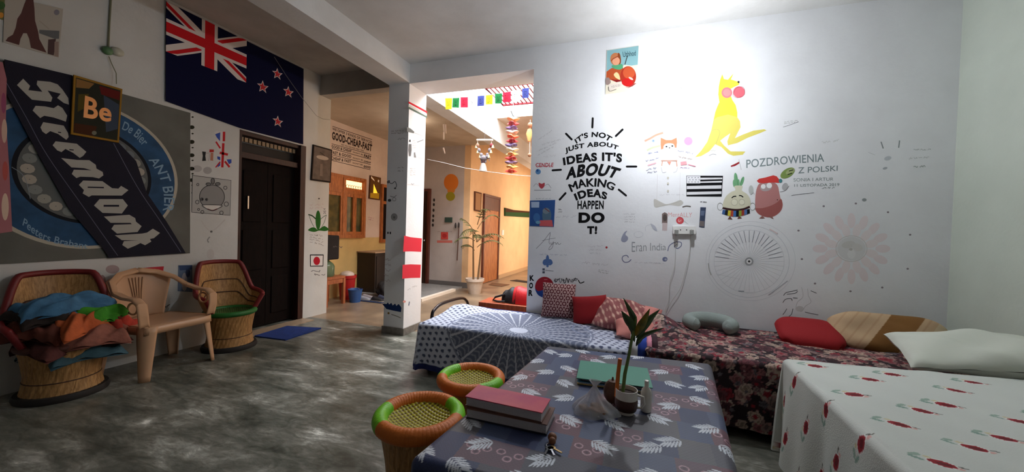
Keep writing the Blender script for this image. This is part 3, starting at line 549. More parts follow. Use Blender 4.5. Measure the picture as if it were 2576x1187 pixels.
A = WT((1600, 0, 2.637)); A.line([(1625, 940), (1640, 985)], 3, (140, 146, 150)); A.line([(1748, 932), (1742, 980)], 3, (136, 146, 148)); A.ell(1670, 1050, 24, 14, (196, 201, 206), -15); A.ell(1652, 1116, 16, 8, (172, 177, 182), -15); A.line([(1540, 1010), (1585, 1028)], .8, (186, 188, 190)); A.cut('writing'); A.words([(1840, 985), (1965, 980), (1965, 1000), (1840, 1004)], (170, 176, 176), 1, 1, 70); A.cut('writing'); A.words([(1810, 1040), (1960, 1030), (1960, 1055), (1810, 1060)], (180, 184, 184), .8, 1, 71); A.cut('writing'); A.words([(1840, 1092), (1925, 1088), (1925, 1115), (1840, 1118)], (160, 170, 168), 1.6, 1, 72); A.done('faint_face_drawing', 'faint grey face like marks with writing near the right corner of the wall', 'wall drawing')
# apple poster
A = Art('Y', YM, T=(1500, 100, 7.914)); A.slab([(210, 215), (846, 118), (800, 1010), (182, 1085)], (226, 218, 196), .004)
A.poly([(214, 220), (842, 124), (826, 500), (700, 520), (560, 500), (500, 560), (300, 600), (204, 640)], (134, 178, 184))
A.poly([(204, 640), (300, 570), (520, 540), (560, 620), (520, 760), (480, 830), (380, 840), (280, 800), (240, 900), (192, 890)], (182, 82, 44)); A.poly([(350, 690), (400, 650), (450, 690), (475, 795), (420, 780), (370, 740)], (224, 206, 150), True); A.poly([(290, 780), (360, 800), (470, 800), (500, 830), (400, 850)], (130, 24, 26))
A.ell(636, 735, 158, 205, (170, 52, 34)); A.ell(650, 660, 118, 120, (196, 86, 50)); A.ell(620, 850, 112, 80, (196, 30, 28)); A.ell(690, 775, 50, 20, (236, 190, 180), 30); A.line([(570, 500), (598, 400), (625, 320)], 2.2, (60, 66, 66)); A.poly([(565, 945), (640, 950), (720, 900), (760, 870), (800, 870), (720, 930), (640, 962)], (150, 60, 60))
A.ell(385, 390, 105, 125, (190, 120, 78)); A.poly([(430, 280), (470, 290), (492, 400), (480, 490), (440, 480)], (140, 72, 36), True); A.ell(395, 430, 74, 84, (226, 160, 126), 8); A.line([(300, 430), (330, 390), (400, 350), (450, 330)], 2.4, (150, 70, 40)); A.poly([(315, 515), (400, 510), (510, 490), (530, 560), (470, 600), (390, 590), (320, 560)], (84, 160, 116), True); A.poly([(240, 900), (500, 840), (520, 930), (260, 1020)], (220, 208, 196)); A.line([(240, 940), (262, 1026), (400, 990)], 1.2, (70, 66, 60)); A.words([(300, 920), (490, 880), (490, 930), (300, 965)], (150, 140, 130), .7, 2, 80); A.poly([(192, 780), (250, 760), (290, 850), (240, 900), (195, 890)], (150, 130, 124), True)
A.text('Uzhhod', [(525, 245), (785, 220)], [(535, 352), (790, 318)], (40, 74, 84), -.005); A.done('apple_poster', 'teal and red poster of a scarfed person with a big apple', 'poster')

# ================================================================ left wall things
def homog(q):
    src = [(0, 0), (1, 0), (1, 1), (0, 1)]; A = []; b = []
    for (u, v), (x, y) in zip(src, q):
        A += [[u, v, 1, 0, 0, 0, -x*u, -x*v], [0, 0, 0, u, v, 1, -y*u, -y*v]]; b += [x, y]
    h = np.linalg.solve(np.array(A, float), np.array(b, float))
    return lambda u, v: ((h[0]*u+h[1]*v+h[2])/(h[6]*u+h[7]*v+1), (h[3]*u+h[4]*v+h[5])/(h[6]*u+h[7]*v+1))
LW = lambda T=(0, 0, 1), off=.0005: Art('X', XL, off=off, T=T)
# big blue flag
ft = (400, 0, 2.374); A = LW(ft, .012); NV = (8, 12, 48); FW_ = (216, 206, 202); FR = (196, 28, 36)
A.slab([(36, 8), (858, 412), (856, 862), (480, 765), (34, 604)], NV, .004)
A.off += .001; H = homog([(37, 10), (518, 243), (514, 494), (34, 308)])
hp = lambda *p: [H(*q) for q in p]
def clipband(u0, v0, u1, v1, w, c, oy=0):
    # a diagonal band inside the unit square
    L_ = math.hypot(2, 1); nx, ny = (v1-v0)*.5, -(u1-u0)
    P = []
    for t in np.linspace(0, 1, 9):
        u, v = u0+(u1-u0)*t, v0+(v1-v0)*t; P.append((u, v))
    a = [(min(1, max(0, u)), min(1, max(0, v+(w/2+oy)))) for u, v in P]; b = [(min(1, max(0, u)), min(1, max(0, v-(w/2-oy)))) for u, v in P]
    A.put([A.t(H(*q)) for q in a+b], [(i, i+1, i+10, i+9) for i in range(8)], c)
clipband(0, 0, 1, 1, .26, FW_); clipband(0, 1, 1, 0, .26, FW_)
for (u0, v0, u1, v1, oy) in ((0, 0, .5, .5, .045), (.5, .5, 1, 1, -.045), (0, 1, .5, .5, .045), (.5, .5, 1, 0, -.045)): clipband(u0, v0, u1, v1, .085, FR, oy)
A.poly(hp((.4, 0), (.6, 0), (.6, 1), (.4, 1)), FW_); A.poly(hp((0, .335), (1, .335), (1, .665), (0, .665)), FW_); A.poly(hp((.44, 0), (.56, 0), (.56, 1), (.44, 1)), FR); A.poly(hp((0, .4), (1, .4), (1, .6), (0, .6)), FR)
for cx, cy, r in ((700, 443, 27), (613, 520, 30), (766, 551, 27), (703, 727, 27)):
    for rr, c in ((r+6, FW_), (r-3, (190, 50, 56))):
        A.poly([(cx+rr*(1 if k % 2 == 0 else .42)*math.sin(k*math.pi/5), cy-rr*1.1*(1 if k % 2 == 0 else .42)*math.cos(k*math.pi/5)+(rr*.25)*(math.sin(k*math.pi/5))) for k in range(10)], c)
A.done('blue_cloth_flag', 'large dark blue cloth flag with a red and white cross canton and four red stars', 'flag')
# grey banner with ring
A = LW((0, 0, 1), .003); A.slab([(-12, 147), (478, 284), (477, 637), (-12, 665)], mat('grey_banner_cloth', (102, 103, 97), .8, noise=.35, nscale=3, bump=.3, bscale=12), .003)
def circ(A, cy, cz, r0, r1, c, n=64, ymin=1.25, ymax=2.42):
    vs = []
    for k in range(n):
        q = 2*math.pi*k/n
        for r in (r0, r1): vs.append((A.val+A.off+A.n*A.step, min(ymax, max(ymin, cy+r*math.cos(q))), cz+r*math.sin(q)))
    A.mb.add(vs, [(2*k, 2*k+1, (2*k+3) % (2*n), (2*k+2) % (2*n)) for k in range(n)], pt(c) if isinstance(c, tuple) else c); A.n += 1
circ(A, 1.72, 1.64, .58, .605, (176, 170, 156)); circ(A, 1.72, 1.64, .40, .58, mat('ring_blue_cloth', (34, 78, 118), .8, noise=.4, nscale=9)); circ(A, 1.72, 1.64, .375, .40, (30, 32, 38)); circ(A, 1.72, 1.64, .01, .375, (96, 100, 100))
rn = random.Random(4)
for k in range(26):
    q = 2*math.pi*k/26; circ(A, 1.72+.325*math.cos(q), 1.64+.325*math.sin(q), .003, .036, rn.choice([(150, 150, 142), (128, 132, 130), (166, 160, 150), (112, 118, 124)]), 10); A.n -= 1
A.n += 1
for s_, tp, bo in (('ANT BIER', [(392, 392), (425, 440), (438, 500), (432, 535)], [(372, 402), (400, 445), (412, 500), (408, 530)]), ('De Bier', [(312, 305), (350, 325), (375, 355)], [(305, 325), (335, 342), (358, 368)]), ('Peeters Brabant', [(60, 548), (120, 588), (220, 612)], [(55, 566), (115, 606), (218, 626)])):
    A.text(s_, tp, bo, (130, 160, 184), .01)
A.line([(28, 420), (60, 445), (75, 500)], 1.5, (130, 140, 150))
A.done('grey_ring_banner', 'large grey cloth banner printed with a blue lettered ring and round stones', 'banner')
# diagonal towel with blackletter
A = LW((0, 0, 1), .016); A.slab([(8, 150), (178, 190), (250, 290), (291, 355), (339, 405), (366, 485), (415, 556), (464, 636), (271, 649), (259, 629), (171, 526), (88, 380), (12, 235)], mat('black_navy_towel', (22, 22, 38), .9, bump=.3, bscale=200), .004)
for P in ([(11, 206), (61, 293), (116, 392), (210, 526), (293, 643)], [(282, 360), (342, 470), (400, 556), (452, 634)]): A.line(P, 1.6, (96, 100, 120))
LT = (168, 167, 160); A.T = (0, 140, 4.565)
for P in ([(250, 268), (330, 350), (310, 398), (470, 418), (405, 335), (412, 290), (560, 303), (645, 332), (700, 390), (768, 490), (775, 565), (715, 545), (640, 488), (680, 440), (530, 402), (585, 485), (570, 532), (350, 508), (290, 452), (178, 340)],
          [(358, 632), (392, 578), (500, 585), (600, 605), (650, 572), (700, 602), (755, 690), (740, 760), (680, 738), (600, 712), (492, 692), (445, 718)],
          [(448, 825), (480, 765), (600, 785), (715, 805), (765, 890), (772, 935), (745, 968), (650, 900), (560, 868), (512, 902), (470, 872)],
          [(588, 1030), (622, 984), (760, 1000), (865, 1012), (975, 1105), (940, 1150), (900, 1175), (820, 1115), (735, 1072), (690, 1108), (640, 1088)]): A.poly(P, LT); A.n -= 1
A.n += 1
A.line([(650, 880), (685, 885)], 2.5, (22, 22, 38)); A.line([(780, 1080), (830, 1085)], 2.5, (22, 22, 38)); A.T = (0, 380, 4.094)
for P in ([(615, 72), (780, 92), (905, 94), (972, 142), (978, 180), (1042, 215), (1050, 250), (1005, 282), (940, 268), (812, 264), (772, 278), (724, 236), (746, 192), (930, 198), (850, 176), (720, 168)],
          [(798, 348), (842, 303), (1040, 310), (1140, 382), (1205, 386), (1232, 358), (1308, 402), (1240, 458), (930, 456), (900, 472), (836, 436), (850, 402)],
          [(953, 560), (1010, 494), (1250, 494), (1302, 560), (1240, 642), (1042, 636)],
          [(1055, 673), (1318, 655), (1378, 690), (1386, 726), (1444, 772), (1402, 832), (1190, 848), (1132, 800), (1160, 758), (1342, 752), (1330, 738), (1125, 738)],
          [(1168, 866), (1450, 848), (1500, 838), (1560, 798), (1634, 842), (1570, 896), (1530, 904), (1544, 930), (1480, 968), (1432, 946), (1380, 972), (1302, 1004), (1244, 965), (1262, 926), (1410, 918), (1240, 916)]): A.poly(P, LT); A.n -= 1
A.n += 1
A.line([(888, 372), (1055, 376)], 3.2, (22, 22, 38), False); A.line([(1052, 563), (1212, 563)], 4.5, (22, 22, 38), False)
A.done('black_lettered_towel', 'narrow black towel with white blackletter name hung diagonally over the grey banner', 'towel')
# gold letter picture
A = LW((0, 140, 4.565), .024); q = [(818, 225), (1375, 388), (1335, 1002), (785, 905)]; A.slab(q, (148, 110, 40), .015); H = homog(q); hp = lambda *p: [H(*k) for k in p]
A.poly(hp((.04, .035), (.96, .035), (.96, .965), (.04, .965)), (44, 46, 38)); A.poly(hp((.5, .06), (.95, .06), (.95, .22), (.55, .2)), (96, 30, 28)); A.poly(hp((.05, .05), (.4, .05), (.3, .16), (.05, .2)), (140, 104, 60)); A.poly(hp((.6, .2), (.95, .3), (.95, .75), (.7, .85)), (60, 70, 86)); A.poly(hp((.05, .8), (.5, .78), (.45, .96), (.05, .96)), (70, 40, 26)); A.poly(hp((.1, .3), (.3, .25), (.25, .5), (.1, .6)), (84, 72, 30))
GL = mat('gold_letter', (196, 122, 44), .35, .2); A.text('Be', [(945, 462), (1255, 560)], [(925, 715), (1245, 770)], GL, .025); A.ell(1050, 890, 28, 24, (120, 120, 104)); A.done('gold_letter_picture', 'small gold rimmed glass picture with two golden letters over the towel', 'picture')
# tower poster, edge poster, pink cloth
A = LW((0, 0, 5.724), .003); A.slab([(65, -60), (905, 130), (840, 830), (40, 610)], (176, 170, 160), .002); TB = (92, 62, 60)
A.poly([(400, -60), (470, -60), (490, 120), (500, 300), (545, 460), (560, 560), (665, 760), (440, 690), (415, 560), (380, 480), (330, 480), (290, 560), (270, 650), (75, 590), (110, 540), (180, 500), (220, 400), (245, 270), (300, 190), (345, 60)], TB); A.poly([(560, 430), (850, 445), (845, 560), (780, 560), (560, 480)], (104, 106, 108)); A.poly([(690, 570), (800, 560), (770, 800), (680, 775)], (84, 66, 66)); A.poly([(780, 600), (840, 600), (835, 820), (775, 810)], (150, 132, 122)); A.ell(810, 180, 40, 40, (132, 130, 140)); A.line([(560, 300), (700, 420)], 3, (166, 158, 146))
A.done('tower_poster', 'faded poster of a brown iron lattice tower at the upper left corner', 'poster')
A = LW((0, 0, 5.724), .003); A.slab([(-90, -80), (70, -40), (40, 290), (-110, 240)], (110, 110, 70), .002); A.ell(0, 80, 70, 60, (70, 104, 60)); A.ell(10, 220, 40, 40, (200, 140, 60)); A.done('yellow_green_poster', 'green and yellow poster cut by the upper left edge of the view', 'poster')
A = LW((0, 0, 1), .022); A.slab([(-30, 150), (2, 158), (12, 200), (10, 300), (18, 420), (26, 582), (-30, 590)], (168, 110, 116), .006); A.ell(4, 260, 6, 26, (150, 80, 110)); A.ell(6, 330, 7, 30, (206, 176, 160)); A.ell(8, 430, 7, 24, (180, 90, 84)); A.ell(8, 520, 9, 34, (214, 190, 170)); A.done('pink_tie_dye_cloth', 'pink and cream tie dyed cloth hanging at the left edge beside the banner', 'cloth')
# junction box with cable
jb = thing('cable_junction', 'thin cable with a small green and white ceiling rose on the wall above the banner', 'cable')
jp = onX(268, 128, XL); j2 = onX(293, 131, XL); MB().tube([onX(279, -20, XL)+Vector((.008, 0, 0)), onX(274, 60, XL)+Vector((.008, 0, 0)), onX(271, 118, XL)+Vector((.01, 0, 0))], .006, mat('dirty_cable', (120, 120, 96), .6)).build('cable', jb)
MB().sphere((XL+.015, jp.y, jp.z), .035, mat('green_plastic', (86, 122, 84), .4), 10, (.7, 1, 1)).build('rose', jb); MB().sphere((XL+.015, j2.y, j2.z), .04, mat('cream_plastic', (176, 176, 160), .45), 10, (.6, 1.1, .9)).build('rose', jb)
MB().tube([onX(272, 142, XL)+Vector((.01, 0, 0)), onX(277, 158, XL)+Vector((.015, 0, 0)), onX(287, 185, XL)+Vector((.03, 0, 0)), onX(286, 212, XL)+Vector((.04, 0, 0))], .003, MATS['dirty_cable']).build('cable', jb)
# wire of small lights over the flag
MB().tube([onX(x, y, XL+.05) for x, y in ((690, 143), (720, 190), (758, 244), (796, 291), (812, 299), (830, 301))], .0025, mat('clear_wire', (120, 120, 120), .3)).build('light_wire'); tag(bpy.data.objects['light_wire'], 'thin wire strung across the blue flag to the pillar', 'wire')
# drawings between banner and door
A = LW((470, 280, 3.121))
for y, r in ((45, 6), (125, 15), (175, 6), (240, 16), (285, 5), (345, 15), (385, 5), (450, 15), (490, 6), (540, 14), (580, 7), (640, 7)): A.ell(38 if r > 10 else 45, y, 22 if r > 10 else 9, r, (40, 40, 32)); A.n -= 1
A.n += 1; A.done('dark_blots_painting', 'column of dark green blots painted along the banner edge', 'wall painting')
A = LW((470, 280, 3.121)); A.poly([(215, 165), (235, 152), (262, 160), (298, 152), (302, 205), (292, 245), (302, 300), (325, 320), (300, 352), (352, 372), (352, 410), (300, 447), (228, 445), (216, 432), (252, 400), (236, 355), (262, 330), (238, 288), (226, 240), (240, 212)], (205, 200, 200)); BL = (60, 84, 168)
for P in ([(222, 180), (262, 165), (260, 235), (235, 205)], [(312, 378), (350, 376), (350, 405), (330, 415)], [(238, 352), (262, 358), (262, 385), (240, 375)], [(245, 405), (262, 398), (262, 425), (240, 440)]): A.poly(P, BL)
for P, w in (([(292, 160), (290, 235)], 6), ([(286, 250), (278, 440)], 6), ([(228, 238), (262, 290)], 4), ([(258, 325), (322, 340)], 6), ([(298, 392), (335, 438)], 5), ([(262, 395), (226, 440)], 3)): A.line(P, w, (186, 40, 46), False); A.n -= 1
A.n += 1; A.done('island_map_painting', 'painted island map filled with red, white and blue flag stripes', 'wall painting')
A = LW((470, 280, 3.121)); A.poly([(120, 315), (150, 318), (145, 350), (150, 388), (120, 390), (125, 350)], (40, 42, 44)); A.poly([(178, 298), (212, 300), (212, 320), (176, 322)], (176, 50, 46)); A.poly([(186, 325), (208, 325), (206, 388), (184, 385)], (176, 122, 100)); A.line([(152, 330), (176, 330), (172, 390)], 1, (140, 130, 128)); A.done('small_tricolor_painting', 'small black, white and brown painted shape left of the island map', 'wall painting')
A = LW((470, 280, 3.121)); A.ell(82, 450, 36, 26, (172, 170, 170)); A.ell(162, 464, 34, 28, (164, 162, 162)); A.done('grey_smudge_painting', 'two grey round smudges above the smiling face drawing', 'wall painting')
A = LW((470, 280, 3.121)); A.slab([(42, 502), (346, 542), (338, 816), (38, 792)], (172, 172, 170), .002); DK = (52, 52, 54)
A.line([(42, 502), (346, 542), (338, 816), (38, 792)], 1.3, DK, False, True); A.ell(196, 672, 96, 92, (140, 140, 140)); A.ring(196, 672, 98, 94, 1.6, DK); A.poly([(122, 735), (272, 738), (240, 765), (200, 778), (155, 765)], (214, 212, 208)); A.line([(122, 735), (272, 738), (240, 765), (200, 780), (155, 765)], 1.6, DK, True, True); A.line([(160, 765), (200, 776), (238, 764)], 1.8, (110, 70, 70))
for x, y, rx, ry, r in ((202, 548, 14, 24, 0), (168, 572, 20, 11, 25), (240, 570, 20, 11, -25)): A.ell(x, y, rx, ry, (120, 120, 120), r); A.ring(x, y, rx, ry, 1.6, DK, 16)
for x, y, r in ((116, 690, 11), (153, 692, 9), (80, 712, 14), (308, 728, 17), (90, 770, 8), (120, 790, 12), (270, 796, 14), (300, 600, 13), (84, 575, 9)): A.ring(x, y, r, r, 1.4, DK, 14); A.n -= 1
A.n += 1; A.ell(118, 690, 7, 7, DK); A.ell(152, 692, 6, 6, DK); A.done('smiling_face_picture', 'square black and grey picture of a round smiling face left of the door', 'picture')
A = LW((470, 280, 3.121)); A.line([(110, 855), (190, 940), (300, 850)], 3, (190, 188, 186)); A.ell(192, 944, 10, 8, (96, 96, 96)); A.line([(180, 985), (162, 1010), (172, 1030)], 3, (140, 140, 140)); A.ell(185, 1120, 30, 40, (186, 184, 182)); A.done('grey_cross_drawing', 'faint grey crossed strokes drawn below the smiling face', 'wall drawing')
A = LW((240, 640, 3.491)); A.slab([(418, 117), (600, 104), (590, 180), (420, 190)], (186, 56, 66), .002); A.poly([(440, 140), (520, 125), (590, 150), (585, 180), (450, 186)], (214, 128, 132)); A.done('red_paper_sheet', 'small red paper taped low on the wall behind the plastic chair', 'paper')
A = LW((240, 640, 3.491)); A.slab([(728, 95), (850, 92), (850, 330), (722, 322)], (98, 112, 134), .002); A.ell(780, 240, 26, 80, (160, 156, 160)); A.ell(810, 160, 20, 40, (60, 66, 90)); A.poly([(730, 96), (848, 94), (846, 130), (740, 140)], (60, 76, 110)); A.done('blue_grey_poster', 'blue grey poster half hidden behind the red rimmed cane chair', 'poster')
A = LW((240, 640, 3.491)); A.line([(565, 478), (610, 462), (655, 438)], 1.6, (70, 70, 70)); A.line([(600, 440), (625, 470), (640, 440)], 1.2, (80, 80, 80)); A.line([(610, 430), (615, 465)], 1.2, (80, 80, 80)); A.done('thorny_twig_drawing', 'small dark twig drawn on the wall behind the plastic chair', 'wall drawing')
A = LW((240, 640, 3.491)); A.ell(150, 130, 60, 38, (168, 150, 150)); A.ell(60, 230, 30, 50, (150, 130, 130)); A.done('red_blur_painting', 'faint brownish pink patch painted on the wall above the plastic chair', 'wall painting')
# pillar by the door
PT = (770, 440, 4.571); A = LW(PT); GN = (38, 92, 34); A.ell(138, 520, 30, 112, GN); A.poly([(22, 632), (60, 605), (100, 605), (135, 630), (180, 600), (215, 588), (262, 625), (220, 645), (150, 640), (100, 654), (50, 648)], GN, True); A.line([(25, 455), (70, 470), (110, 505)], 3, (34, 62, 40)); A.line([(35, 470), (60, 540), (92, 600)], 1.3, (90, 110, 100)); A.line([(235, 460), (200, 480), (165, 510)], 1.6, (90, 110, 100)); A.line([(232, 465), (210, 540), (178, 600)], 1.3, (110, 124, 116)); A.done('green_leaf_painting', 'bold dark green leaf painted on the pillar beside the door', 'wall painting')
A = LW(PT); A.poly([(44, 914), (202, 914), (198, 1052), (46, 1054)], (30, 28, 30)); A.poly([(54, 926), (193, 926), (190, 1042), (55, 1044)], (206, 202, 200)); A.ell(122, 988, 38, 48, (170, 26, 42)); A.done('red_disc_flag_painting', 'small white flag with a red disc painted on the pillar', 'wall painting')
A = LW(PT); A.words([(40, 330), (200, 320), (200, 390), (40, 400)], (190, 176, 178), 1.2, 2, 90); A.words([(200, 380), (230, 380), (230, 450), (200, 450)], (96, 90, 96), 1.2, 3, 91); A.ell(148, 272, 9, 9, (80, 74, 70)); A.words([(40, 670), (180, 680), (225, 830), (40, 780)], (168, 164, 162), 1.4, 4, 92); A.words([(35, 1090), (180, 1085), (240, 1160), (120, 1165)], (120, 118, 118), 1.6, 2, 93); A.done('pillar_notes_drawing', 'faint grey handwriting scattered down the pillar around the green leaf', 'wall drawing')
A = LW((760, 180, 3.297)); q = [(85, 605), (240, 648), (228, 922), (66, 900)]; A.slab(q, (40, 32, 30), .02); H = homog(q); hp = lambda *p: [H(*k) for k in p]; A.poly(hp((.05, .04), (.95, .04), (.95, .96), (.05, .96)), mat('smoky_glass_print', (92, 78, 70), .35, noise=.5, nscale=12)); A.ell(160, 715, 52, 17, (176, 164, 152), 12); A.line([(140, 670), (180, 700)], 2, (60, 50, 46)); A.poly(hp((.4, .5), (.52, .5), (.55, .85), (.4, .85)), (130, 116, 106)); A.done('dark_framed_picture', 'dark framed picture hung at the top of the pillar', 'picture')

# ================================================================ passage wall with the window
A = Art('X', XW, T=(820, 300, 3.71)); BK = (52, 40, 38)
for a, b in (((60, 65), (430, 190)), ((52, 228), (422, 330)), ((52, 272), (420, 375)), ((50, 330), (418, 422)), ((50, 382), (416, 472))): A.line([a, b], 1.3, BK, False); A.n -= 1
A.n += 1
for s_, q, b in (('WE OFFER 3 KINDS OF SERVICES', ((60, 76), (430, 204), (430, 230), (60, 100)), .025), ('GOOD-CHEAP-FAST', ((58, 112), (432, 236), (428, 302), (56, 188)), .05), ('BUT YOU CAN PICK ONLY TWO', ((145, 230), (355, 288), (352, 302), (145, 243)), .03),
    ('GOOD & CHEAP', ((52, 238), (238, 286), (236, 312), (52, 264)), .035), ("WON'T BE", ((250, 298), (345, 325), (345, 338), (250, 311)), .03), ('FAST', ((356, 324), (422, 342), (420, 372), (354, 352)), .06),
    ('FAST & GOOD', ((50, 290), (236, 336), (234, 362), (50, 322)), .035), ("WON'T BE", ((248, 352), (345, 376), (345, 388), (248, 365)), .03), ('CHEAP', ((354, 382), (420, 398), (418, 412), (352, 398)), .06),
    ('CHEAP & FAST', ((50, 344), (234, 384), (232, 408), (50, 376)), .035), ("WON'T BE", ((246, 400), (342, 420), (342, 432), (246, 412)), .03), ('GOOD', ((352, 428), (418, 440), (416, 462), (350, 448)), .06)):
    A.text(s_, [q[0], q[1]], [q[3], q[2]], BK, b); A.n -= 1
A.done('service_slogan_lettering', 'block of black capitals on the passage wall above the wooden window', 'wall lettering')
A = Art('X', XW, T=(820, 300, 3.71)); q = [(405, 522), (506, 546), (496, 755), (394, 740)]; A.slab(q, (84, 50, 32), .02); H = homog(q); hp = lambda *p: [H(*k) for k in p]; A.poly(hp((.06, .03), (.94, .03), (.94, .97), (.06, .97)), (104, 70, 34)); A.poly([(438, 602), (478, 700), (470, 712), (432, 705)], mat('glowing_flame_print', (255, 214, 60), .4, emit=.5)); A.poly(hp((.1, .75), (.9, .7), (.9, .95), (.1, .95)), (190, 150, 40)); A.poly([(412, 528), (440, 560), (448, 580), (415, 550)], (250, 240, 220)); A.poly([(478, 562), (490, 570), (486, 590), (475, 582)], (240, 225, 200)); A.done('flame_picture', 'small framed picture with a bright yellow flame beside the wooden window', 'picture')  # flame shape glows by itself; the pale shapes are painted reflections
A = Art('X', XW, T=(820, 300, 3.71)); A.words([(390, 905), (445, 915), (445, 950), (400, 945)], (170, 130, 128), 1, 2, 95); A.done('small_pink_note_drawing', 'tiny faint note written under the flame picture', 'wall drawing')
# stool with covered water bottle, bucket, bin
SWD = wood_mat('stool_wood', (176, 104, 66), (140, 78, 46), 6)
st = thing('wooden_stool', 'small square wooden stool in the passage carrying the covered bottle', 'stool', (-4.72, 4.62, 0))
MB().box(-.19, .19, -.2, .2, .42, .46, SWD).build('seat', st, False, bevel=.004)
for sx in (-1, 1):
    for sy in (-1, 1): MB().box(sx*.17-.022, sx*.17+.022, sy*.18-.022, sy*.18+.022, 0, .42, SWD).build('leg', st, False)
for sx in (-1, 1): MB().box(sx*.17-.012, sx*.17+.012, -.16, .16, .35, .42, SWD).build('apron', st, False)
wd = thing('water_bottle', 'big water bottle under a black cover standing on the wooden stool', 'bottle', (-4.74, 4.6, .46))
MB().lathe([(.001, 0), (.13, 0), (.14, .02), (.14, .16), (.12, .2), (.06, .25), (.05, .29)], mat('green_clear_plastic', (96, 120, 92), .2, alpha=.85), 28).build('body', wd)
MB().box(-.14, .14, -.15, .15, .27, .66, mat('black_cover_cloth', (26, 22, 24), .8, bump=.3, bscale=30)).build('cover', wd, False, bevel=.02)
A = Art('X', -4.598); A.words([(838, 616), (862, 617), (862, 626), (838, 625)], (84, 80, 80), 1.4, 1, 96); A.done('printed_line', parent=wd).matrix_parent_inverse = wd.matrix_world.inverted()
bpy.context.view_layer.update()
bpy.data.objects['printed_line'].matrix_parent_inverse = Matrix.Translation((4.74, -4.6, -.46))
bk = thing('bucket', 'small blue plastic bucket on the floor beside the wooden stool', 'bucket', (-4.47, 4.98, 0)); BU = mat('blue_bucket_plastic', (48, 84, 140), .4)
MB().lathe([(.001, 0), (.085, 0), (.115, .21), (.122, .215), (.115, .22), (.11, .21), (.082, .012), (.001, .01)], BU, 28, cap=False).build('body', bk); MB().tube([(.115*math.cos(t), .115*math.sin(t)*.2-.02, .2+.05*math.sin(t)) for t in np.linspace(0, math.pi, 12)], .003, MATS['bright_steel'], 6).build('bucket_handle', bk)
bn = thing('waste_bin', 'red plastic bin with a white bag in it behind the wooden stool', 'bin', (-4.78, 5.12, 0)); RB = mat('red_bin_plastic', (170, 26, 28), .4)
MB().lathe([(.001, 0), (.11, 0), (.14, .36), (.155, .37), (.155, .42), (.14, .42), (.13, .36), (.1, .01)], RB, 28, cap=False).build('body', bn); MB().sphere((0, 0, .42), .12, mat('white_bag_plastic', (205, 190, 178), .4, bump=.6, bscale=18), 12, (1, 1, .6)).build('bag', bn)
cbp = thing('dark_cabinet', 'dark cabinet with a pale top at the far end of the yellow wall', 'cabinet', (-4.83, 5.95, 0)); CBW = mat('near_black_wood', (34, 24, 20), .5)
MB().box(-.2, .2, -.3, .45, .0, .78, CBW).build('body', cbp, False, bevel=.005); MB().box(-.21, .22, -.32, .47, .78, .8, mat('pale_laminate', (170, 140, 112), .4)).build('worktop', cbp, False); MB().box(.2, .21, -.26, .06, .1, .72, CBW).build('cabinet_door', cbp, False)
def lump(name, loc, size, m, label, cat, seed=1, amp=.25):
    mb = MB().sphere((0, 0, 0), 1, m, 14); rr = random.Random(seed); ph = [rr.uniform(0, 6) for _ in range(6)]
    vs = []
    for x, y, z in mb.v:
        k = 1+amp*(math.sin(3*x+ph[0])*math.sin(4*y+ph[1])+.5*math.sin(7*z+ph[2])*math.sin(6*x+ph[3])); z2 = max(z*k, -.8)
        vs.append((x*k*size[0], y*k*size[1], (z2+.8)*size[2]))
    mb.v = vs; o = mb.build(name); o.location = loc; return tag(o, label, cat)
lump('dark_bag', (-4.36, 5.62, 0), (.15, .19, .15), mat('black_bag_cloth', (26, 22, 22), .7, bump=.4), 'black slouching bag on the floor by the dark cabinet', 'bag', 3)
MB().box(-4.6, -4.0, 5.06, 5.4, .0, .012, mat('blue_mat_cloth', (50, 66, 100), .9, noise=.3)).build('shoe_mat', None, False); tag(bpy.data.objects['shoe_mat'], 'narrow blue floor mat holding shoes along the passage', 'mat')
def shoe(name, loc, rz, c, label):
    t = thing(name, label, 'shoe', loc, rz, 'shoes on the passage mat')
    MB().grid(lambda u, v: ((u-.5)*.27, .045*(1-.25*abs(u-.3))*math.cos(math.pi*v)*(.9), .015+(.075-.05*u)*math.sin(math.pi*v)*min(1, u*8+.2)*min(1, (1-u)*5+.1)), 14, 10, mat('shoe_%d' % c[0], c, .6)).build('upper', t)
    MB().box(-.135, .135, -.042, .042, 0, .018, mat('shoe_sole', (170, 160, 150), .7)).build('sole', t, False, bevel=.008)
for i, (x, y, a, c, lb_) in enumerate(((-4.42, 5.13, .1, (150, 150, 156), 'pale shoe nearest the blue bucket'), (-4.42, 5.25, .1, (151, 146, 150), 'pale shoe behind the nearest one on the blue mat'), (-4.14, 5.15, -.1, (40, 38, 40), 'dark shoe at the middle of the blue mat'), (-4.13, 5.29, -.1, (60, 66, 86), 'blue grey shoe at the back of the blue mat'))): shoe('shoe', (x, y, .012), a, c, lb_)

